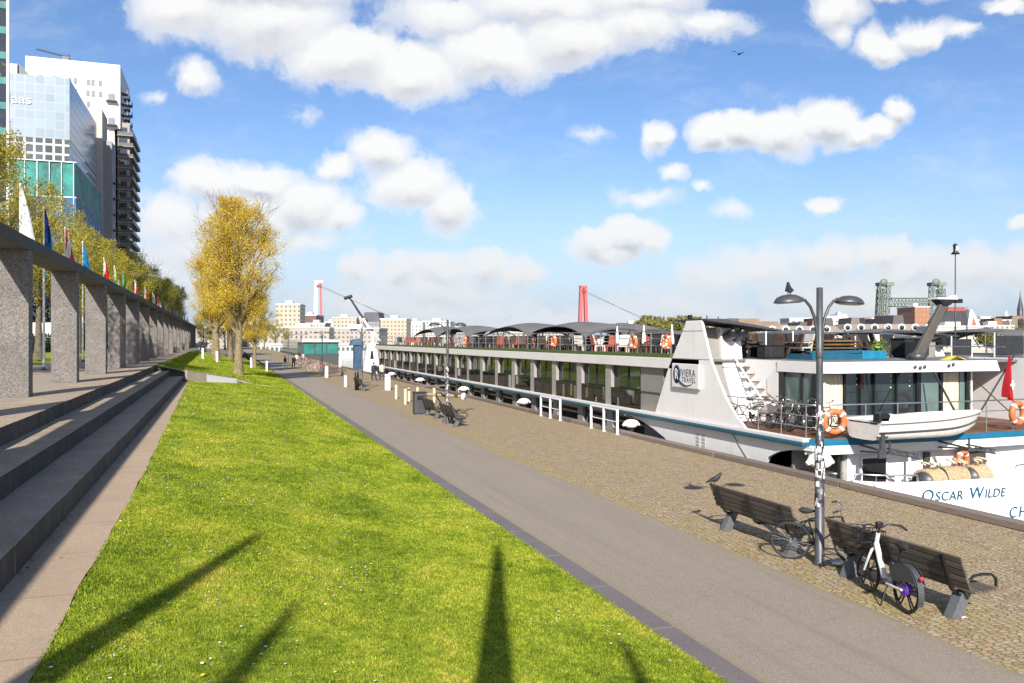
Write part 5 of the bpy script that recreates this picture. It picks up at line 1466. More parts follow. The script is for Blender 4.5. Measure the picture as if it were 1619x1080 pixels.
# deck chairs
def chair_mesh(col):
    m = MB(); m.box(-.25,.25,-.25,.25,.40,.46).prism([(-.25,.46),(-.19,.46),(-.34,.98),(-.40,.98)],'y',-.25,.25)
    for x in (-.22,.22):
        for y_ in (-.22,.22): m.box(x-.025,x+.025,y_-.025,y_+.025,0,.40)
    for y_ in (-.27,.27): m.box(-.25,.22,y_-.025,y_+.025,.62,.66)
    return m
ccols = [('dark brown',pbr('brown_chair_weave',(.07,.04,.028),.8,var=.3)),('rust red',pbr('rust_chair_fabric',(.30,.07,.04),.8,var=.3)),('pale',pbr('pale_chair_frame',(.45,.42,.38),.6)),('black',pbr('black_chair_weave',(.02,.02,.022),.7))]
cp_ = []
for k,(cname,cmat) in enumerate(ccols): cp_.append(None)
q = 0
for y in np.arange(31.5, 92, 1.35):
    for x in (18.3,19.5,20.9,23.2,25.2,27.0):
        if rnd.random() < .30: continue
        k = rnd.choices((0,1,2,3),(5,3,1,3))[0]
        if cp_[k] is None: cp_[k] = o = chair_mesh(ccols[k][1]).build('deck_chair', ccols[k][1])
        else: o = dup(cp_[k])
        o.location = (x+rnd.uniform(-.3,.3), float(y)+rnd.uniform(-.3,.3), 3.222); o.rotation_euler = (0,0,rnd.uniform(0,6.28))
        tag(o, ccols[k][0]+' deck chair among the crowded rows on the sun deck', 'deck chair', ccols[k][0]+' deck chairs on the sun deck'); q += 1
for k in range(60):
    kk = rnd.choices((0,2,3),(4,2,4))[0]
    if cp_[kk] is None: cp_[kk] = o = chair_mesh(ccols[kk][1]).build('deck_chair', ccols[kk][1])
    else: o = dup(cp_[kk])
    o.location = (rnd.uniform(20.3,27.5), rnd.uniform(26.6,33), 3.222); o.rotation_euler = (0,0,rnd.uniform(0,6.28))
    tag(o, ccols[kk][0]+' deck chair behind the blue tarpaulin on the stern deck', 'deck chair', ccols[kk][0]+' deck chairs behind the tarpaulin')
# wind screens, tarpaulins and boxes at the after end of the sun deck
def windscreen(x0,x1,y,z0,z1,label):
    t = thing('wind_screen', label, 'wind screen', (x0,y,3.222)); w_ = x1-x0
    MB().box(0,w_,-.015,.015,z0-3.222,z1-3.222).build('panel', M['screen'], t)
    for x in (-.03,w_+.03): MB().tube([(x,0,0),(x,0,z1-3.222+.12)],.03,6).build('post', M['white'], t)
windscreen(20.7,21.95,28,3.42,4.2,'square dark wind screen left of the near lamp post')
windscreen(22.2,23.1,29.5,3.5,4.0,'smaller dark wind screen partly behind the near lamp post')
windscreen(24.0,25.6,30,3.45,4.05,'wide dark wind screen right of the near lamp post')
windscreen(22.6,24.4,27.2,3.42,4.0,'low dark wind screen right behind the near lamp post'); windscreen(31.6,33.3,26.8,3.35,4.15,'dark wind screen at the right edge on the second ship'); windscreen(29.6,30.7,27.2,3.3,4.0,'dark screen beside the second funnel')
# stowage on the after end of the sun deck
lk = thing('deck_locker', 'black deck locker right of the square wind screen', 'locker', (22.3,27.6,3.222), 0, 'dark lockers on the stern deck')
MB().box(-.6,.6,-.3,.3,.06,.62).build('box', M['screen'], lk, .03); MB().box(-.63,.63,-.33,.33,.62,.68).build('lid', M['black'], lk, .02); MB().box(-.55,-.45,-.25,.25,0,.06).build('foot', M['black'], lk); MB().box(.45,.55,-.25,.25,0,.06).build('foot', M['black'], lk)
for x,y,rz,s_,l in ((24.2,28.4,.2,1.1,'dark locker behind the bright end of the blue tarpaulin'),(25.6,27.4,-.1,1.0,'dark locker left of the crane foot'),(27.3,27.2,.1,1.2,'dark locker right of the crane foot'),(21.2,30.2,0,1.1,'dark locker behind the square wind screen'),(26.4,29.6,.4,1.2,'dark locker far behind the crane arm'),(20.3,27.2,.1,.8,'low dark locker beside the funnel casing')):
    dup(lk, None, (x,y,3.222), rz, l).scale = (s_,s_,s_)
st_k = thing('stacked_loungers', 'stack of folded brown sun loungers behind the blue tarpaulin', 'sun loungers', (23.2,27.0,3.222), R(8))
for q in range(5): MB().box(-.95,.95,-.33,.33,.1+q*.14,.17+q*.14,0,T(.04*(q%2),0,0)).build('lounger', pbr('brown_lounger_%d' % q,(.09+.02*q,.05+.012*q,.03),.8,var=.3), st_k, .01)
t = thing('tarpaulin', 'long low pool cover of blue tarpaulin on the stern deck edge', 'tarpaulin', (20.4,25.6,3.222))
MB().grid(lambda u,v:(u*2.3,(v-.5)*1.4,.32+.02*math.sin(u*9+v*4)-.10*(abs(v-.5)*2)**4),20,8).box(0,2.3,-.7,.7,0,.22).build('cover', M['teal'], t)
MB().box(2.3,3.45,-.72,.7,0,.33).build('side_cover', M['bluetarp'], t, .03)
t = thing('tarpaulin', 'rounded dark blue cover over stacked furniture behind the crane', 'tarpaulin', (26.6,30.4,3.222)); MB().lathe([(.62,0),(.60,.35),(.45,.62),(.2,.74),(.02,.76)],14).build('cover', pbr('navy_cover',(.015,.03,.09),.6), t)
t = thing('yellow_bag', 'bright yellow crumpled cover lying beside the crane base', 'cover', (25.0,23.3,3.222)); MB().grid(lambda u,v:(u*.9,(v-.5)*.5,.16*math.sin(u*3.1)*(.6+.4*math.sin(v*9+u*6))),12,6).build('cloth', M['yellow'], t)
t = thing('planter', 'green potted plant at the end of the blue tarpaulin', 'plant', (24.0,25.4,3.222)); MB().lathe([(.15,0),(.19,.25)],10).build('pot', M['rope'], t)
g = np.random.default_rng(5); n = 150; v = np.empty((n,3,3)); c_ = g.normal(0,.14,(n,3))+np.array([0,0,.42]); 
for k in range(3): v[:,k] = c_+g.normal(0,.06,(n,3))
o = np_mesh('foliage', v.reshape(-1,3), 3, pbr('bright_leaf',(.16,.26,.03),.7), t)

# ships moored farther along
t = thing('glazed_ship', 'moored ship far along the quay with a bow of tall green windows', 'ship', (20.5,190,-2.9))
MB().prism([(-4,0),(4,0),(5.2,8),(5.2,70),(-4.6,70),(-4.6,8)],'z',0,3.4).build('hull', M['darkmetal'], t)
MB().prism([(-3.9,.2),(3.9,.2),(5,8),(5,60),(-4.4,60),(-4.4,8)],'z',3.45,6.2).build('saloon', M['tealglass'], t)
MB().prism([(-4.3,-.4),(4.3,-.4),(5.4,8),(5.4,62),(-4.8,62),(-4.8,8)],'z',6.2,6.75).build('roof', M['offwhite'], t)
for x in (-3.9,-1.3,1.3,3.9): MB().box(x-.12,x+.12,.02,.16,3.45,6.2).build('mullion', M['darkmetal'], t)
t = thing('gangway_tower', 'tall blue boarding tower on the far quay edge', 'gangway', (16.6,109,0))
MB().box(-.55,.55,-.6,.6,0,3.2).build('shaft', pbr('blue_tower_paint',(.025,.075,.14),.6,var=.3), t, .05); MB().prism([(-1.1,3.2),(.8,3.2),(.4,4.1),(-.7,3.95)],'y',-.8,.8).build('hood', pbr('pale_blue_hood',(.06,.10,.16),.6), t)
t = thing('bow_crane', 'thin black crane boom rising over the far bow with a white jib foot', 'crane', (18.5,106,.9))
bx_ = Vector(cam_pt(553,104,9.2))-Vector((18.5,106,.9)); fx_ = Vector(cam_pt(590,104,4.4))-Vector((18.5,106,.9)); mx_ = Vector(cam_pt(574,104,6.6))-Vector((18.5,106,.9))
MB().tube([mx_,bx_],[.16,.10],8).build('boom', M['black'], t); MB().tube([fx_,mx_],[.14,.16],8).tube([fx_+Vector((.9,0,-.6)),mx_],.07,6).build('jib_foot', M['white2'], t)
MB().tube([bx_+Vector((-.7,0,-.1)),bx_+Vector((.3,0,.25))],.2,8).build('head', M['black'], t); MB().tube([fx_,(fx_.x+.3,0,0)],.25,10).build('pedestal', M['white'], t)
# ------------------------------------------------------------------ trees
def leaf_mat(name, cols, tr=.45):
    m, nt, bs = new_mat(name)
    gi = nd(nt,'ShaderNodeNewGeometry')
    n1 = noise(nt, coords(nt), .45, 4, .6)
    f = mth(nt,'ADD', mth(nt,'MULTIPLY', gi.outputs['Random Per Island'], .6), mth(nt,'MULTIPLY', n1, .45))
    c = ramp(nt, f, [(.12,cols[0]),(.45,cols[1]),(.85,cols[2])])
    nt.links.new(c, bs.inputs['Base Color']); bs.inputs['Roughness'].default_value = .6; bs.inputs['Specular IOR Level'].default_value = .2
    t = nd(nt,'ShaderNodeBsdfTranslucent'); nt.links.new(c, t.inputs['Color'])
    mx = nd(nt,'ShaderNodeMixShader'); mx.inputs[0].default_value = tr
    nt.links.new(bs.outputs[0], mx.inputs[1]); nt.links.new(t.outputs[0], mx.inputs[2])
    nt.links.new(mx.outputs[0], nt.nodes['Material Output'].inputs['Surface'])
    return m
M['bark'] = pbr('grey_brown_bark', (.13,.105,.075), .9, var=.4, sc=5, bmp=.8, bsc=14)
M['barkpale'] = pbr('ochre_bark', (.22,.17,.09), .9, var=.35, sc=4, bmp=.8, bsc=12)  # paler ochre bark for the lawn trees
M['leafy'] = leaf_mat('yellow_willow_leaf', ((.30,.20,.02),(.66,.46,.04),(.84,.68,.12)))
M['leafg'] = leaf_mat('spring_green_leaf', ((.16,.15,.02),(.40,.35,.04),(.58,.50,.08)))

def grow(seed, H, r0, fork, spread, nlimb, crown_fn, levels=2, upright=.6):
    """trunk, limbs, branches; returns bark mesh and the twig points"""
    r = random.Random(seed); mb = MB(); tips = []
    trunk = [(0,0,0)]; x = y = 0
    nT = 9
    for i in range(1, nT+1):
        x += r.uniform(-.1,.1)*H*.03; y += r.uniform(-.1,.1)*H*.03
        trunk.append((x,y,H*.92*i/nT))
    rads = [r0*(1.25 if i == 0 else 1)*(1-.93*(i/nT)**.85) for i in range(nT+1)]
    mb.tube(trunk, rads, 10)
    def branch(p, d, L, rad, lev):
        pts = [p]; q = p; dd = d.copy(); n = 5
        for i in range(n):
            dd = (dd + Vector((r.uniform(-1,1),r.uniform(-1,1),r.uniform(-.5,1)*upright))*.22).normalized()
            q = q + dd*(L/n); pts.append(q)
        mb.tube(pts, [rad*(1-.8*i/n) for i in range(n+1)], 5 if lev < 2 else 3, caps=False)
        if lev >= levels:
            tips.extend(pts[1:]); return
        nb = 5 if lev == 0 else 4
        for i in range(nb):
            k = r.uniform(.3,1.0); idx = min(n-1,int(k*n)); bp = pts[idx].lerp(pts[idx+1], k*n-idx)
            nd_ = (dd + Vector((r.uniform(-1,1),r.uniform(-1,1),r.uniform(-.4,.9)))*.85).normalized()
            branch(bp, nd_, L*r.uniform(.4,.65), rad*.45, lev+1)
        tips.extend(pts[3:])
    for i in range(nlimb):
        t = fork+(1-fork)*(i/nlimb)**1.0*.98
        z = H*.92*t; k = z/(H*.92)*nT; i0 = min(nT-1,int(k)); p = Vector(trunk[i0]).lerp(Vector(trunk[i0+1]), k-i0)
        a = i*2.4+r.uniform(-.4,.4); rc = crown_fn(z/H)
        d = Vector((math.cos(a),math.sin(a),spread+r.uniform(-.2,.3))).normalized()
        branch(p, d, max(.8,rc*r.uniform(.75,1.05)), rads[i0]*.5, 0)
    return mb, tips
def leaves(tips, n, ls, jit, seed, crown_fn, H, droop=0.0):
    g = np.random.default_rng(seed); P = np.array([tuple(t) for t in tips])
    c = P[g.integers(0,len(P),n)] + g.normal(0,jit,(n,3))*np.array([1,1,.9])
    rr = np.hypot(c[:,0],c[:,1]); lim = np.array([crown_fn(min(1,max(0,z/H))) for z in c[:,2]])*1.2
    c = c[(rr < lim+.15) & (c[:,2] < H*1.08)]; n = len(c)
    u = g.normal(0,1,(n,3)); u /= np.linalg.norm(u,axis=1)[:,None]
    w = g.normal(0,1,(n,3)); w -= u*np.sum(u*w,1)[:,None]; w /= np.linalg.norm(w,axis=1)[:,None]
    s = (ls*(.6+.8*g.random(n)))[:,None]
    v = np.empty((n,4,3)); v[:,0] = c-u*s; v[:,1] = c+w*s*.55; v[:,2] = c+u*s; v[:,3] = c-w*s*.55
    return v.reshape(-1,3)
def tree(name, label, seed, H, r0, fork, spread, nlimb, crown_fn, n, ls, jit, lm, bark, group=None, levels=2):
    t = thing(name, label, 'tree', (0,0,0), 0, group)
    mb, tips = grow(seed, H, r0, fork, spread, nlimb, crown_fn, levels)
    mb.build('trunk', bark, t)
    np_mesh('crown', leaves(tips, n, ls, jit, seed+1, crown_fn, H), 4, lm, t)
    return t
def bell(rmax, z0, zt, p=1.0):
    def f(h):
        if h < z0: return rmax*.35
        k = (h-z0)/(zt-z0); return rmax*max(.28, (math.sin(math.pi*min(1,max(0,.12+.88*k)))**p))
    return f
GT = 'yellow trees on the far lawn'
wil = tree('lawn_tree','large yellow leaved tree in the middle of the far lawn, tallest of the group',11,14.3,.42,.24,1.15,34,bell(4.6,.16,1.06,.7),82000,.052,.32,M['leafy'],M['barkpale'],GT,3)
wil.location = (1.15,75.8,.85)
for (x,y,s,rz,l) in ((3.4,103,.62,1.2,'slender yellow tree right of the tall one, small white posts at its foot'),(-.9,106,.95,2.5,'yellow tree with a broad pale trunk left of the tall one'),(.8,121,.85,4.0,'thinner yellow tree seen between the two big trunks'),(-1.6,140,.9,5.1,'hindmost yellow tree at the left of the group')):
    o = dup(wil, None, (x,y,far_z(x,y)-.05), rz, l); o.scale = (s,)*3
GP = 'plane trees behind the colonnade'
protos_t = [tree('plane_tree','x',21+k,14.0,.36,.27,.8,18,bell(4.6,.22,1.05,.6),24000,.075,.40,M['leafg'],M['bark'],GP) for k in range(3)]
rt = [(-15.2,40,1.42),(-15.4,56,1.12),(-15.5,69,1.08),(-15.3,83,1.0),(-15.6,97,1.05),(-15.9,109,.95),(-15.5,123,1.05),(-15.6,138,1.0),(-15.2,154,1.15),(-15.0,170,1.15),(-14.8,188,1.2),(-14.6,206,1.15),(-14.6,226,1.2),(-14.4,248,1.2),(-14.2,272,1.25),(-14,300,1.25)]
tlab = ['near','second','third','fourth','fifth','sixth','seventh','eighth','ninth','tenth','eleventh','twelfth','thirteenth','fourteenth','fifteenth','farthest']
for i,(x,y,s) in enumerate(rt):
    l = ('yellow green plane tree behind the colonnade, %s in the row' % ('nearest' if i == 0 else 'farthest' if i == 15 else tlab[i]+' from the left'))
    if i < 3: o = protos_t[i]; o['label'] = l
    else: o = dup(protos_t[i%3], None, None, None, l)
    o.location = (x-SK*y, y, ZP); o.rotation_euler = (0,0,i*1.3); o.scale = (s,s,s*(1.03 if i%2 else .97))
# tree stakes: short white posts
for x,y,l in ((2.9,99.5,'left white stake at the slender tree'),(4.6,99.0,'right white stake at the slender tree'),(-2.3,98,'left white stake at the broad trunk'),(-.8,97.6,'right white stake at the broad trunk')):
    t = thing('tree_stake', l, 'stake', (x,y,far_z(x,y)-.05), 0, 'white stakes by the trees'); MB().box(-.11,.11,-.09,.09,0,1.25).build('shaft', M['white2'], t, .01); MB().box(-.12,.12,-.1,.1,1.251,1.29).build('cap', M['white'], t)
# grass verge, hedge and street behind the terrace
vg = MB().quad((-22,30,ZP+.02),(-13,30,ZP+.02),(-13,330,ZP+.02),(-22,330,ZP+.02)); o = tag(vg.build('verge', M['lawn']), kind='structure')
def hedge(x0,x1,y0,y1,h,seed,label):
    t = thing('hedge', label, 'hedge', ((x0+x1)/2,(y0+y1)/2,ZP))
    g = np.random.default_rng(seed); n = int((y1-y0)*160)
    c = np.stack([g.uniform(x0,x1,n)-(x0+x1)/2, g.uniform(y0,y1,n)-(y0+y1)/2, g.uniform(0,h,n)*(.75+.25*np.sin(g.uniform(0,6,n)))],1)
    u = g.normal(0,1,(n,3)); u /= np.linalg.norm(u,axis=1)[:,None]; w = np.cross(u,g.normal(0,1,(n,3))); w /= np.linalg.norm(w,axis=1)[:,None]
    v = np.empty((n,4,3)); s = .16; v[:,0]=c-u*s; v[:,1]=c+w*s*.6; v[:,2]=c+u*s; v[:,3]=c-w*s*.6
    np_mesh('foliage', v.reshape(-1,3), 4, M['hedgeleaf'], t)
M['hedgeleaf'] = leaf_mat('dark_hedge_leaf', ((.02,.03,.01),(.04,.06,.015),(.08,.09,.02)), .25)
hedge(-24.5,-22.5,35,120,2.6,6,'dark green hedge between the street and the terrace, seen between the columns')
hedge(-24.5,-22.5,122,260,2.6,7,'farther dark hedge along the street behind the plane trees')

# ------------------------------------------------------------------ left bank towers
def facade_mat(name, wall, glass, bw, bh, mort, offset=0.0, rough=.5, grough=.15, kind='Object', jitter=.3):
    """small-windowed wall for distant fronts: panes set in a wall grid"""
    m, nt, bs = new_mat(name)
    tc = nd(nt,'ShaderNodeTexCoord'); ge = nd(nt,'ShaderNodeNewGeometry')
    sx = nd(nt,'ShaderNodeSeparateXYZ'); nt.links.new(tc.outputs[kind], sx.inputs[0])
    cm_ = nd(nt,'ShaderNodeCombineXYZ'); nt.links.new(mth(nt,'ADD',sx.outputs['X'],sx.outputs['Y']), cm_.inputs[0]); nt.links.new(sx.outputs['Z'], cm_.inputs[1])
    br = nd(nt,'ShaderNodeTexBrick', offset=offset); br.inputs['Scale'].default_value = 1
    br.inputs['Brick Width'].default_value = bw; br.inputs['Row Height'].default_value = bh; br.inputs['Mortar Size'].default_value = mort; br.inputs['Mortar Smooth'].default_value = .05
    br.inputs['Color1'].default_value = (*[g*(1-jitter) for g in glass],1); br.inputs['Color2'].default_value = (*[min(1,g*(1+jitter)) for g in glass],1); br.inputs['Mortar'].default_value = (*wall,1)
    nt.links.new(cm_.outputs[0], br.inputs['Vector'])
    n1 = noise(nt, coords(nt), .06, 6, .6)
    c = mix(nt, mth(nt,'MULTIPLY',n1,.35), br.outputs['Color'], [w*.8 for w in wall])
    # flat roofs take the wall colour
    sn = nd(nt,'ShaderNodeSeparateXYZ'); nt.links.new(ge.outputs['Normal'], sn.inputs[0])
    c = mix(nt, mth(nt,'GREATER_THAN', sn.outputs['Z'], .5), c, [w*.7 for w in wall])
    nt.links.new(c, bs.inputs['Base Color'])
    nt.links.new(mth(nt,'MULTIPLY_ADD', br.outputs['Fac'], rough-grough, grough), bs.inputs['Roughness'])
    return m
# white residential tower
tw = thing('white_tower', 'tall white residential tower with small windows and dark balconies, crane on its roof', 'tower', (-38.5,250,2))
wt = pbr('white_render',(.72,.70,.68),.7,var=.03); slab_dark = pbr('dark_balcony_slab',(.10,.10,.10),.7); wp = pbr('window_grey',(.20,.22,.24),.25,var=.3)  # even dark grey for the balcony slabs
MB().box(-11.7,11.3,0,23,60,77.6).box(-11.7,9.8,.6,23,0,60).build('wall', wt, tw)
wz = MB().box(-.45,.45,-.06,.02,0,1.7)
w0 = None; nW = 0
for f in range(1,14):
    z = 74.0-3.0*f+.2
    for x in (-9.3,-8.2,-5.2,-4.1,-1.0,.2,3.4,4.6,6.4):
        if rnd.random() < .25: continue
        if nW >= 90: break
        if w0 is None: w0 = o = wz.build('window', wp, tw)
        else: o = dup(w0, tw)
        o.location = (x+rnd.uniform(-.1,.1), 0 if z > 60 else .6, z); nW += 1
b0 = None
def balcony(parent, x, y, z, w, face):
    global b0
    if b0 is None:
        m = MB().box(-1.4,1.4,-1.5,0,0,.22); b0 = m.build('balcony', slab_dark, parent)
        rl_ = MB()
        for q in range(8): rl_.box(-1.4+q*.4-.03,-1.4+q*.4+.03,-1.5,-1.45,.22,1.2)
        rl_.box(-1.4,1.4,-1.5,-1.44,1.15,1.22); rl_.build('balustrade', M['greywall'], b0)
        MB().box(-.9,.9,-.08,-.02,.25,2.3).build('balcony_door', wp, b0); o = b0
    else: o = dup(b0, parent)
    o.location = (x,y,z); o.rotation_euler = (0,0,{'front':0,'side':R(90)}[face]); return o
for z in (67.2,60.6): balcony(tw, 9.2, 0, z, 3, 'front')
for f in range(19):
    z = 70.5-3.0*f
    for y in (3.5,9.5,16): balcony(tw, 11.3 if z > 60 else 9.8, y, z, 3, 'side')
cr = thing('roof_crane','small dark facade crane on the roof of the white tower','crane',(-41.5,256,79.6))
MB().box(-1.0,1.0,-.8,.8,0,2.6).build('cab', M['darkmetal'], cr, .1); MB().tube([(.5,0,2.6),(-7,-1,3.6)],.22,6).tube([(.6,0,0),(.6,0,3.2)],.3,6).build('jib', M['darkmetal'], cr)
# lower balcony block at its right
bt = thing('balcony_tower','dark slim apartment tower with long stacked balcony slabs at the right of the white tower','tower',(-26.9,251,2))
MB().box(-1.0,2.0,0,20,0,62).build('wall', pbr('grey_beige_wall',(.30,.275,.24),.7,var=.08), bt)
s0 = None
for f in range(20):
    m = None
    if s0 is None:
        s0 = o = MB().box(-1.1,2.95,-1.0,20,0,.28).build('balcony_slab', pbr('balcony_slab_grey',(.22,.21,.20),.7), bt)
        r_ = MB().box(2.88,2.94,-.95,20,.28,1.1).box(-1.0,2.88,-.98,-.92,.28,1.1); r_.build('balustrade', M['darkmetal'], s0)
        MB().box(2.01,2.08,1,19,.35,2.6).box(-.8,1.4,-.06,-.01,.35,2.5).build('glazing', M['cabin'], s0)
    else: o = dup(s0, bt)
    o.location = (0,0,1.2+3.0*f)
# pink-beige block between
mb_ = thing('pale_block','pinkish apartment block with dark balconies between glass building and white tower','building',(-31.6,232,2))
MB().box(-5.5,2.2,0,10,0,60.5).prism([(2.2,0),(2.2,57.0),(2.21,57.0),(2.21,0)],'y',.1,9.9).build('wall', pbr('pinkish_render',(.52,.45,.39),.75,var=.05,dirt=(.36,.30,.25),dsc=.08), mb_)
MB().box(2.22,4.2,2,10,0,53).build('side_wing', pbr('grey_side_wall',(.30,.29,.28),.75), mb_)
for f in range(8):
    z = 45.5-4.1*f; balcony(mb_, -1.0, 0, z, 3, 'front'); o = dup(w0, mb_); o.location = (-3.6,0,z-1.4)
    if f%1 == 0: balcony(mb_, 4.2, 5, z-3, 3, 'side')
# glass office building
gb = thing('glass_office','mirror glass office building with white roof letters, wrapped in turquoise and blue netting lower down','office building',(-40,190,2))
mir = facade_mat('pale_mirror_glazing',(.30,.34,.37),(.30,.37,.43),1.8,1.8,.10,0,.3,.12,jitter=.10)
drk = facade_mat('dark_office_glazing',(.45,.46,.46),(.035,.045,.055),1.75,1.9,.22,0,.4,.08,jitter=.4)
MB().box(-9,9.85,.0,38,43.0,55.7).build('upper_curtain_wall', mir, gb)
MB().box(-9,9.80,.05,38,30,42.99).build('lower_curtain_wall', drk, gb)
tq = MB(); tq.box(-9.2,11.0,-1.0,38,31.0,38.2); tq.build('turquoise_netting', pbr('turquoise_net',(.01,.20,.175),.6,var=.5,sc=.25), gb)
MB().box(-9.2,11.2,-1.2,38,6,30.98).build('blue_netting', pbr('blue_net',(.0,.12,.30),.6,var=.45,sc=.25), gb)
sf_ = MB()
for x in np.arange(-9,11.2,2.2): sf_.box(float(x)-.06,float(x)+.06,-1.32,-1.22,8,38.3)
for z in (8,13.5,18.5,24.5,31.0,38.2): sf_.box(-9.2,11.3,-1.34,-1.22,z-.1,z+.1)
sf_.build('scaffold', M['white2'], gb)
MB().box(-8,0,2,9,55.71,58.2).build('plant_room', pbr('cream_plant_room',(.62,.57,.46),.7), gb); MB().prism([(.3,55.71),(2.6,55.71),(.3,58.4)],'y',2,9).build('roof_hood', M['darkmetal'], gb)
tx = MB(); add_text(tx,'Maas',2.7,lambda v:(-2.9+v.x*1.05,-.15-v.z,49.7+v.y),.06,1.05); tx.build('roof_lettering', M['white2'], gb)
# dark glazed tower at the left edge
lt_ = thing('dark_glass_tower','dark glazed tower with white floor bands cut off by the left edge','tower',(-36,120,2))
MB().prism([(-8,0),(9.9,0),(5.2,20),(-8,20)],'z',0,66).build('wall', pbr('dark_blue_glazing',(.02,.03,.045),.1,var=.4,sc=.3), lt_)
bm_ = MB()
for f in range(20): bm_.prism([(-8,-.1),(9.84,-.1),(5.2,20.1),(-8,20.1)],'z',3.2*f+2.4,3.2*f+3.3)
bm_.build('floor_band', M['tealglass'], lt_)
MB().box(9.86,10.15,-.3,.1,0,66.2).build('corner_pier', M['white'], lt_)
# low street blocks behind the trees keep the skyline closed
for i,(y,w_,h,c,l) in enumerate(((300,40,22,(.42,.37,.30),'beige street block glimpsed behind the far plane trees'),(150,45,24,(.30,.22,.17),'brown street block mostly hidden behind the plane trees'))):
    t = thing('street_block', l, 'building', (-62,y,2)); MB().box(-8,22,0,w_,0,h).build('wall', facade_mat('block_front_%s' % 'ab'[i], c, (.05,.06,.07), 2.4, 3.1, .8), t); MB().box(-8.3,22.3,-.3,w_+.3,h,h+.5).build('roof', M['darkmetal'], t)

# ------------------------------------------------------------------ far bank
def far_block(px0, px1, ytop, depth, col, label, glass=(.10,.11,.12), name='apartment_block', roofh=0, roofcol=None, bw=3.2, bh=3.3, extra=None):
    k = depth/F; x0, x1 = (px0-809.5)*k, (px1-809.5)*k; h = EYE+(536-ytop)*k+3
    t = thing(name, label, 'building', cam_pt((px0+px1)/2, depth, -3), -PSI+rnd.uniform(-.12,.12))
    w_ = (x1-x0)/2
    MB().box(-w_,w_,0,26,0,h).build('wall', facade_mat('front_'+str(len(bpy.data.materials)), col, glass, bw, bh, bh*.3), t)
    if roofh: MB().prism([(-w_-.5,h),(w_+.5,h),(w_*.85,h+roofh),(-w_*.85,h+roofh)],'y',-.4,26).build('roof', pbr('roof_'+str(len(bpy.data.materials)), roofcol or (.10,.09,.085), .8, var=.2, sc=.05), t)
    else:
        MB().box(-w_-.4,w_+.4,-.4,26.4,h,h+.8).build('parapet', M['offwhite'], t)
        r_ = MB().box(-w_*.4,w_*.2,8,16,h+.8,h+3.4); r_.build('roof_house', M['offwhite'], t)
    if extra: extra(t, w_, h)
    return t
W1=(.42,.38,.33); W2=(.50,.48,.45); CR=(.42,.355,.265); BR=(.15,.075,.06); GY=(.24,.235,.23)
far_block(437,474,482,620,CR,'cream apartment block right of the yellow tree')
far_block(474,500,499,760,BR,'dark red brick block left of the pylon with the sunlit white leg')
far_block(483,514,512,700,W2,'low white block at the foot of the left pylon')
far_block(514,527,510,780,W2,'narrow white block right of the left pylon'); far_block(526,563,503,700,CR,'beige apartment block behind the black crane boom')
far_block(563,574,505,720,CR,'narrow beige block right of the crane boom')
far_block(574,600,508,820,GY,'grey round roofed block on the far bank',roofh=9,roofcol=(.12,.12,.14))
far_block(601,643,505,700,CR,'beige apartment block in the middle of the far bank'); far_block(643,668,510,720,W2,'white block on the far bank right of the beige one')
far_block(668,712,509,740,W2,'broken white row of houses behind the first canopies'); far_block(712,800,522,760,GY,'low grey row behind the canopies'); far_block(800,900,524,760,W1,'low pale row behind the largest canopy')
far_block(962,990,517,700,(.38,.22,.18),'pinkish brick block right of the red pylon'); far_block(988,1016,513,740,W1,'pale block left of the far bank trees')
far_block(1165,1203,522,640,CR,'gabled tan house between the funnel and the near lamp',roofh=9,roofcol=(.24,.17,.11),bw=2.5)
far_block(1198,1232,520,660,CR,'tan house with a broad roof behind the lamp head',roofh=6,roofcol=(.22,.16,.11)); far_block(1230,1262,523,660,W1,'tan house right of the broad roof',roofh=5,roofcol=(.25,.19,.14))
far_block(1246,1412,504,900,W2,'long flat white building on the far bank behind the near lamp post',glass=(.14,.15,.16),bw=7,bh=4)
far_block(1325,1338,498,910,W2,'white rooftop block above the long flat building')
def dormers(t, w_, h):
    d0 = None; n = int(w_*2/9)
    for q in range(n):
        if d0 is None:
            d0 = o = MB().lathe([(2.6,-.6),(2.6,.6)],18,0,T(0,0,0,0,R(90))).build('round_dormer', M['offwhite'], t)
            MB().lathe([(1.6,.61),(1.6,.7)],14,0,T(0,0,0,0,R(90))).build('round_window', M['cabin'], d0)
        else: o = dup(d0, t)
        o.location = (-w_+4.5+9*q, -.9, h+2.6)
far_block(1190,1330,527,560,(.46,.36,.28),'long tan warehouse row with round dormers, left part',roofh=5,roofcol=(.26,.22,.19),bw=3,bh=4,extra=dormers)
far_block(1330,1482,524,560,(.46,.36,.28),'long tan warehouse row with round dormers, right part',roofh=5,roofcol=(.26,.22,.19),bw=3,bh=4,extra=dormers)
far_block(1446,1470,486,640,(.32,.15,.08),'brown brick block under the green bridge',glass=(.34,.27,.2),bw=3,bh=4)
far_block(1480,1562,517,520,(.50,.43,.34),'stone warehouse front below the steep dark roof',bw=2.6,bh=5,glass=(.13,.11,.09))


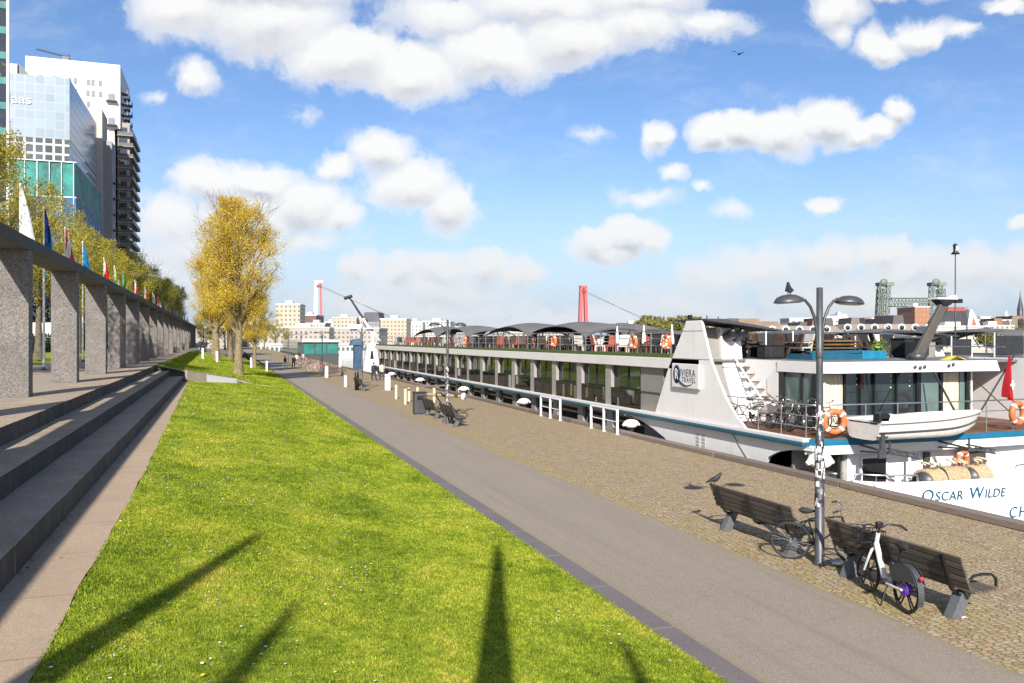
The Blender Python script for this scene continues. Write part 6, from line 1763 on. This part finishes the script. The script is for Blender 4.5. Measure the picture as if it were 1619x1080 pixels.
k = 540/F
t = thing('steep_roof_hall','hall with a steep dark roof, red ridge and a pale stepped gable','building',cam_pt(1515,545,-3),-PSI)
MB().box(-14,14,0,16,0,15).build('wall', facade_mat('hall_front',(.48,.42,.34),(.14,.12,.1),2.6,4.5,1.1), t)
MB().prism([(-14.5,15),(8,15),(4.5,25.5),(-7.5,25.5)],'y',-.3,16).build('roof', pbr('black_slate',(.035,.035,.04),.6,var=.2,sc=.2), t); MB().prism([(-7.7,25.5),(4.6,25.5),(4.2,28.2),(-6.6,28.2)],'y',-.5,16).build('ridge', pbr('red_ridge_tiles',(.30,.08,.06),.8,var=.3), t)
MB().prism([(5.6,15),(14.2,15),(13.4,17.5),(8.6,26.5),(7.2,26.5)],'y',-1.2,14).build('gable', M['offwhite'], t); MB().prism([(8.2,16),(11.6,16),(9.2,22)],'y',-1.35,-1.21).build('gable_panel', pbr('red_gable',(.34,.12,.09),.8), t)
far_block(1545,1600,507,600,CR,'cream row at the right below the cloud bank'); far_block(1560,1602,516,560,W1,'low pale row right of the steep roofed hall')
t = far_block(1600,1619,514,620,(.40,.26,.19),'gabled brick house at the right edge of the far bank',roofh=7,roofcol=(.20,.12,.09))
t = thing('church_spire','dark pointed spire at the right edge of the far bank','spire',cam_pt(1613,640,-3)); MB().lathe([(3.2,0),(3.2,24),(2.2,25),(2.2,30),(.4,40),(.1,45)],8).build('spire', M['darkmetal'], t)
t = thing('white_turret','small white turret left of the spire','turret',cam_pt(1591,640,-3)); MB().lathe([(2.2,0),(2.2,20),(3,21),(2.0,24),(.3,29)],10).build('shaft', M['offwhite'], t)
far_block(1620,1700,505,600,CR,'cream row continuing past the right edge')
# trees on the far bank
fb = [tree('far_bank_tree','x',61+k,14,.4,.2,.6,14,bell(6.5,.15,1,.5),6000,.5,.9,leaf_mat('pale_spring_leaf_%s' % 'ab'[k],((.14,.14,.04),(.26,.26,.07),(.36,.34,.12))),M['bark'],'trees on the far bank') for k in range(2)]
for i,px in enumerate((1022,1042,1062,1080,1100,1182,1560,1612)):
    o = fb[i] if i < 2 else dup(fb[i%2])
    o.location = cam_pt(px, 420+20*(i%3), -3); o.rotation_euler = (0,0,i*2.1); s = 1.25 if i < 5 else .85; o.scale = (s,s,s)
    o['label'] = 'pale green far bank tree, %s' % ('first right of the canopies','second right of the canopies','third right of the canopies','behind the folded sunshades','just left of the funnel top','behind the funnel stairs','below the cream row on the right','at the far right edge')[i]
# red bridge pylons
def pylon(px, ytop, depth, w_, label, white=False):
    k = depth/F; h = EYE+(536-ytop)*k
    t = thing('bridge_pylon', label, 'bridge pylon', cam_pt(px, depth, 0), -PSI+R(12))
    for s in (-1,1):
        MB().prism([(s*w_*.5-w_*.26,0),(s*w_*.5+w_*(.0 if white and s>0 else .26),0),(s*w_*.28+w_*(.06 if white and s>0 else .2),h),(s*w_*.28-w_*.2,h)],'y',-w_*.3,w_*.3).build('leg', (M['white2'] if (white and s < 0) else M['redpaint']), t)  # white leg and head put the sunlit side into the colour
    MB().box(-w_*.5,w_*.5,-w_*.34,w_*.34,h-.8,h+1.6).build('head', M['white2'] if white else M['redpaint'], t)
    MB().box(-w_*.3,w_*.3,-w_*.4,-w_*.31,h-6,h-3).build('cable_saddle', pbr('dark_red_steel_'+('a' if white else 'b'),(.22,.05,.05),.5), t)
    cb = MB()
    for q in range(2): cb.tube([(w_*.3,0,h-4-q*2),(130,40,6+q*4)],.18,4)
    cb.build('stay_cable', M['steel'], t)
pylon(504,446,900,8.6,'tall bridge pylon, red with its sunlit left leg coloured white',True)
pylon(922,454,900,8.0,'red bridge pylon rising behind the largest canopy')
# green lift bridge
def lattice(mb, p, q, w_, n, r_=.35):
    """square lattice girder / tower from p to q"""
    p, q = Vector(p), Vector(q); d = (q-p).normalized(); a = Vector((0,1,0)) if abs(d.y) < .9 else Vector((1,0,0)); u_ = d.cross(a).normalized()*w_/2; v_ = d.cross(u_).normalized()*w_/2
    cs = [u_+v_,u_-v_,-u_-v_,-u_+v_]
    for c in cs: mb.tube([p+c,q+c],r_,4)
    L = (q-p)
    for i in range(n):
        a0, a1 = p+L*(i/n), p+L*((i+1)/n)
        for j in range(4):
            c0, c1 = cs[j], cs[(j+1)%4]
            mb.tube([a0+c0,a1+c1],r_*.55,3); mb.tube([a0+c1,a1+c0],r_*.55,3); mb.tube([a1+c0,a1+c1],r_*.55,3)
gm = pbr('pale_green_steel',(.16,.20,.155),.6,var=.2,sc=.1)
t = thing('lift_bridge','green steel lattice lift bridge with two towers and a raised span','bridge',cam_pt(1440,1000,0),-PSI)
k = 1000/F
zt = EYE+(536-452)*k; zs = EYE+(536-478)*k; hw = (1482-1400)/2*k
for s in (-1,1):
    m = MB(); lattice(m,(s*hw-4,0,0),(s*hw-1,0,zt),11,9,.6); lattice(m,(s*hw-9 if s<0 else s*hw+9,0,0),(s*hw-5 if s<0 else s*hw+5,0,zt-4),7,9,.5); m.build('tower', gm, t)
    MB().box(s*hw-9,s*hw+9,-6,6,zt,zt+4).lathe([(4.4,-.8),(4.4,.8)],16,0,T(s*hw-4,-6.5,zt+4,0,R(90))).build('sheave_house', gm, t)
m = MB(); lattice(m,(-hw+6,0,zs),(hw-6,0,zs),10,12,.55); m.build('lift_span', gm, t)

# trees and moored barges that close the view at the far end of the lawn and path
for i,(px,dp,s_,l) in enumerate(((322,230,.8,'far yellow green tree just past the end of the colonnade'),(338,260,.9,'far tree between the colonnade end and the broad trunk'),(356,300,.95,'far tree behind the trunks of the lawn group, left'),(392,320,.9,'far tree behind the trunks of the lawn group, right'),(418,300,.8,'far tree under the right skirt of the tall yellow tree'),(436,330,.75,'small far tree left of the cream block'),(452,350,.6,'lowest far tree in front of the cream block'))):
    o = dup(protos_t[i%3], None, cam_pt(px,dp,0), i*1.7, l, 'far trees at the end of the lawn'); o.name = 'park_tree'; o.scale = (s_,)*3
bp = None
hullc = [pbr('barge_hull_'+n_, c_, .6, var=.15) for n_, c_ in (('dark',(.05,.055,.06)),('white',(.5,.49,.47)),('green',(.06,.12,.10)))]
def barge(px, dp, L, hc, label):
    t = thing('moored_barge', label, 'boat', cam_pt(px,dp,-2.9), -PSI+R(8), 'barges moored far along the quay')
    MB().prism([(-L/2,-2.5),(L/2-2,-2.5),(L/2,0),(L/2-2,2.5),(-L/2,2.5)],'z',0,2.6).build('hull', hc, t); MB().box(-L/2+1,L/2-5,-2,2,2.61,4.7).build('cabin', facade_mat('barge_cabin_%d' % px,(.45,.43,.40),(.05,.07,.08),1.6,2.1,.35), t); MB().box(-L/2+.6,L/2-4.6,-2.3,2.3,4.71,4.95).build('roof', M['offwhite'], t); MB().lathe([(.12,4.95),(.1,8)],8,0,T(L/2-7,0,0)).build('mast', M['darkmetal'], t)
for px, dp, L, k_, l in ((432,330,16,0,'dark hulled barge, leftmost of the far moored row'),(455,300,14,1,'white barge in the far row beside the tree'),(474,280,12,0,'small dark barge left of the green windowed ship'),(545,300,18,1,'white barge just right of the green windowed ship'),(560,420,22,2,'greenish barge behind the boarding tower')): barge(px, dp, L, hullc[k_], l)
far_block(440,520,519,560,(.34,.30,.26),'low brownish row under the far blocks at the end of the path'); far_block(520,600,520,600,(.36,.32,.28),'low brownish row under the crane boom'); far_block(300,360,518,600,(.33,.28,.23),'low brown block closing the far end of the colonnade'); far_block(355,440,514,640,(.34,.30,.25),'low brown row behind the lawn trees')
far_block(1080,1170,521,700,W1,'pale far row behind the funnel'); far_block(1016,1085,522,760,GY,'grey far row below the far bank trees')

# a closer grain of narrow houses along the far bank
hr_ = random.Random(31)
for i,px in enumerate((1098,1112,1128,1146,1160,1272,1290,1308,1352,1372,1396,1420,1546,1566,1578,1590,1606)):
    w_ = hr_.uniform(10,19); yt = hr_.uniform(513,522)
    wn, wc = hr_.choice((('cream',CR),('tan',W1),('white',W2),('brown',(.34,.24,.18)),('grey tan',(.40,.36,.31))))
    rn, rc = hr_.choice((('red',(.24,.12,.08)),('black',(.10,.09,.085)),('brown',(.20,.16,.12)),('grey',(.16,.14,.13))))
    nth = 'first second third fourth fifth sixth seventh eighth ninth tenth eleventh twelfth'.split()
    where = ('%s from left behind the funnel cap' % nth[i]) if i < 5 else ('%s along behind the lamp post and deck' % nth[i-5]) if i < 12 else ('%s right of the steep roofed hall' % nth[i-12])
    far_block(px-w_/2, px+w_/2, yt, 590+hr_.uniform(-25,25), wc, '%s far house, %s roof, %s' % (wn, rn, where), bw=2.2, bh=3.4, roofh=hr_.choice((4,6,7.5)), roofcol=rc, name='terraced_house')
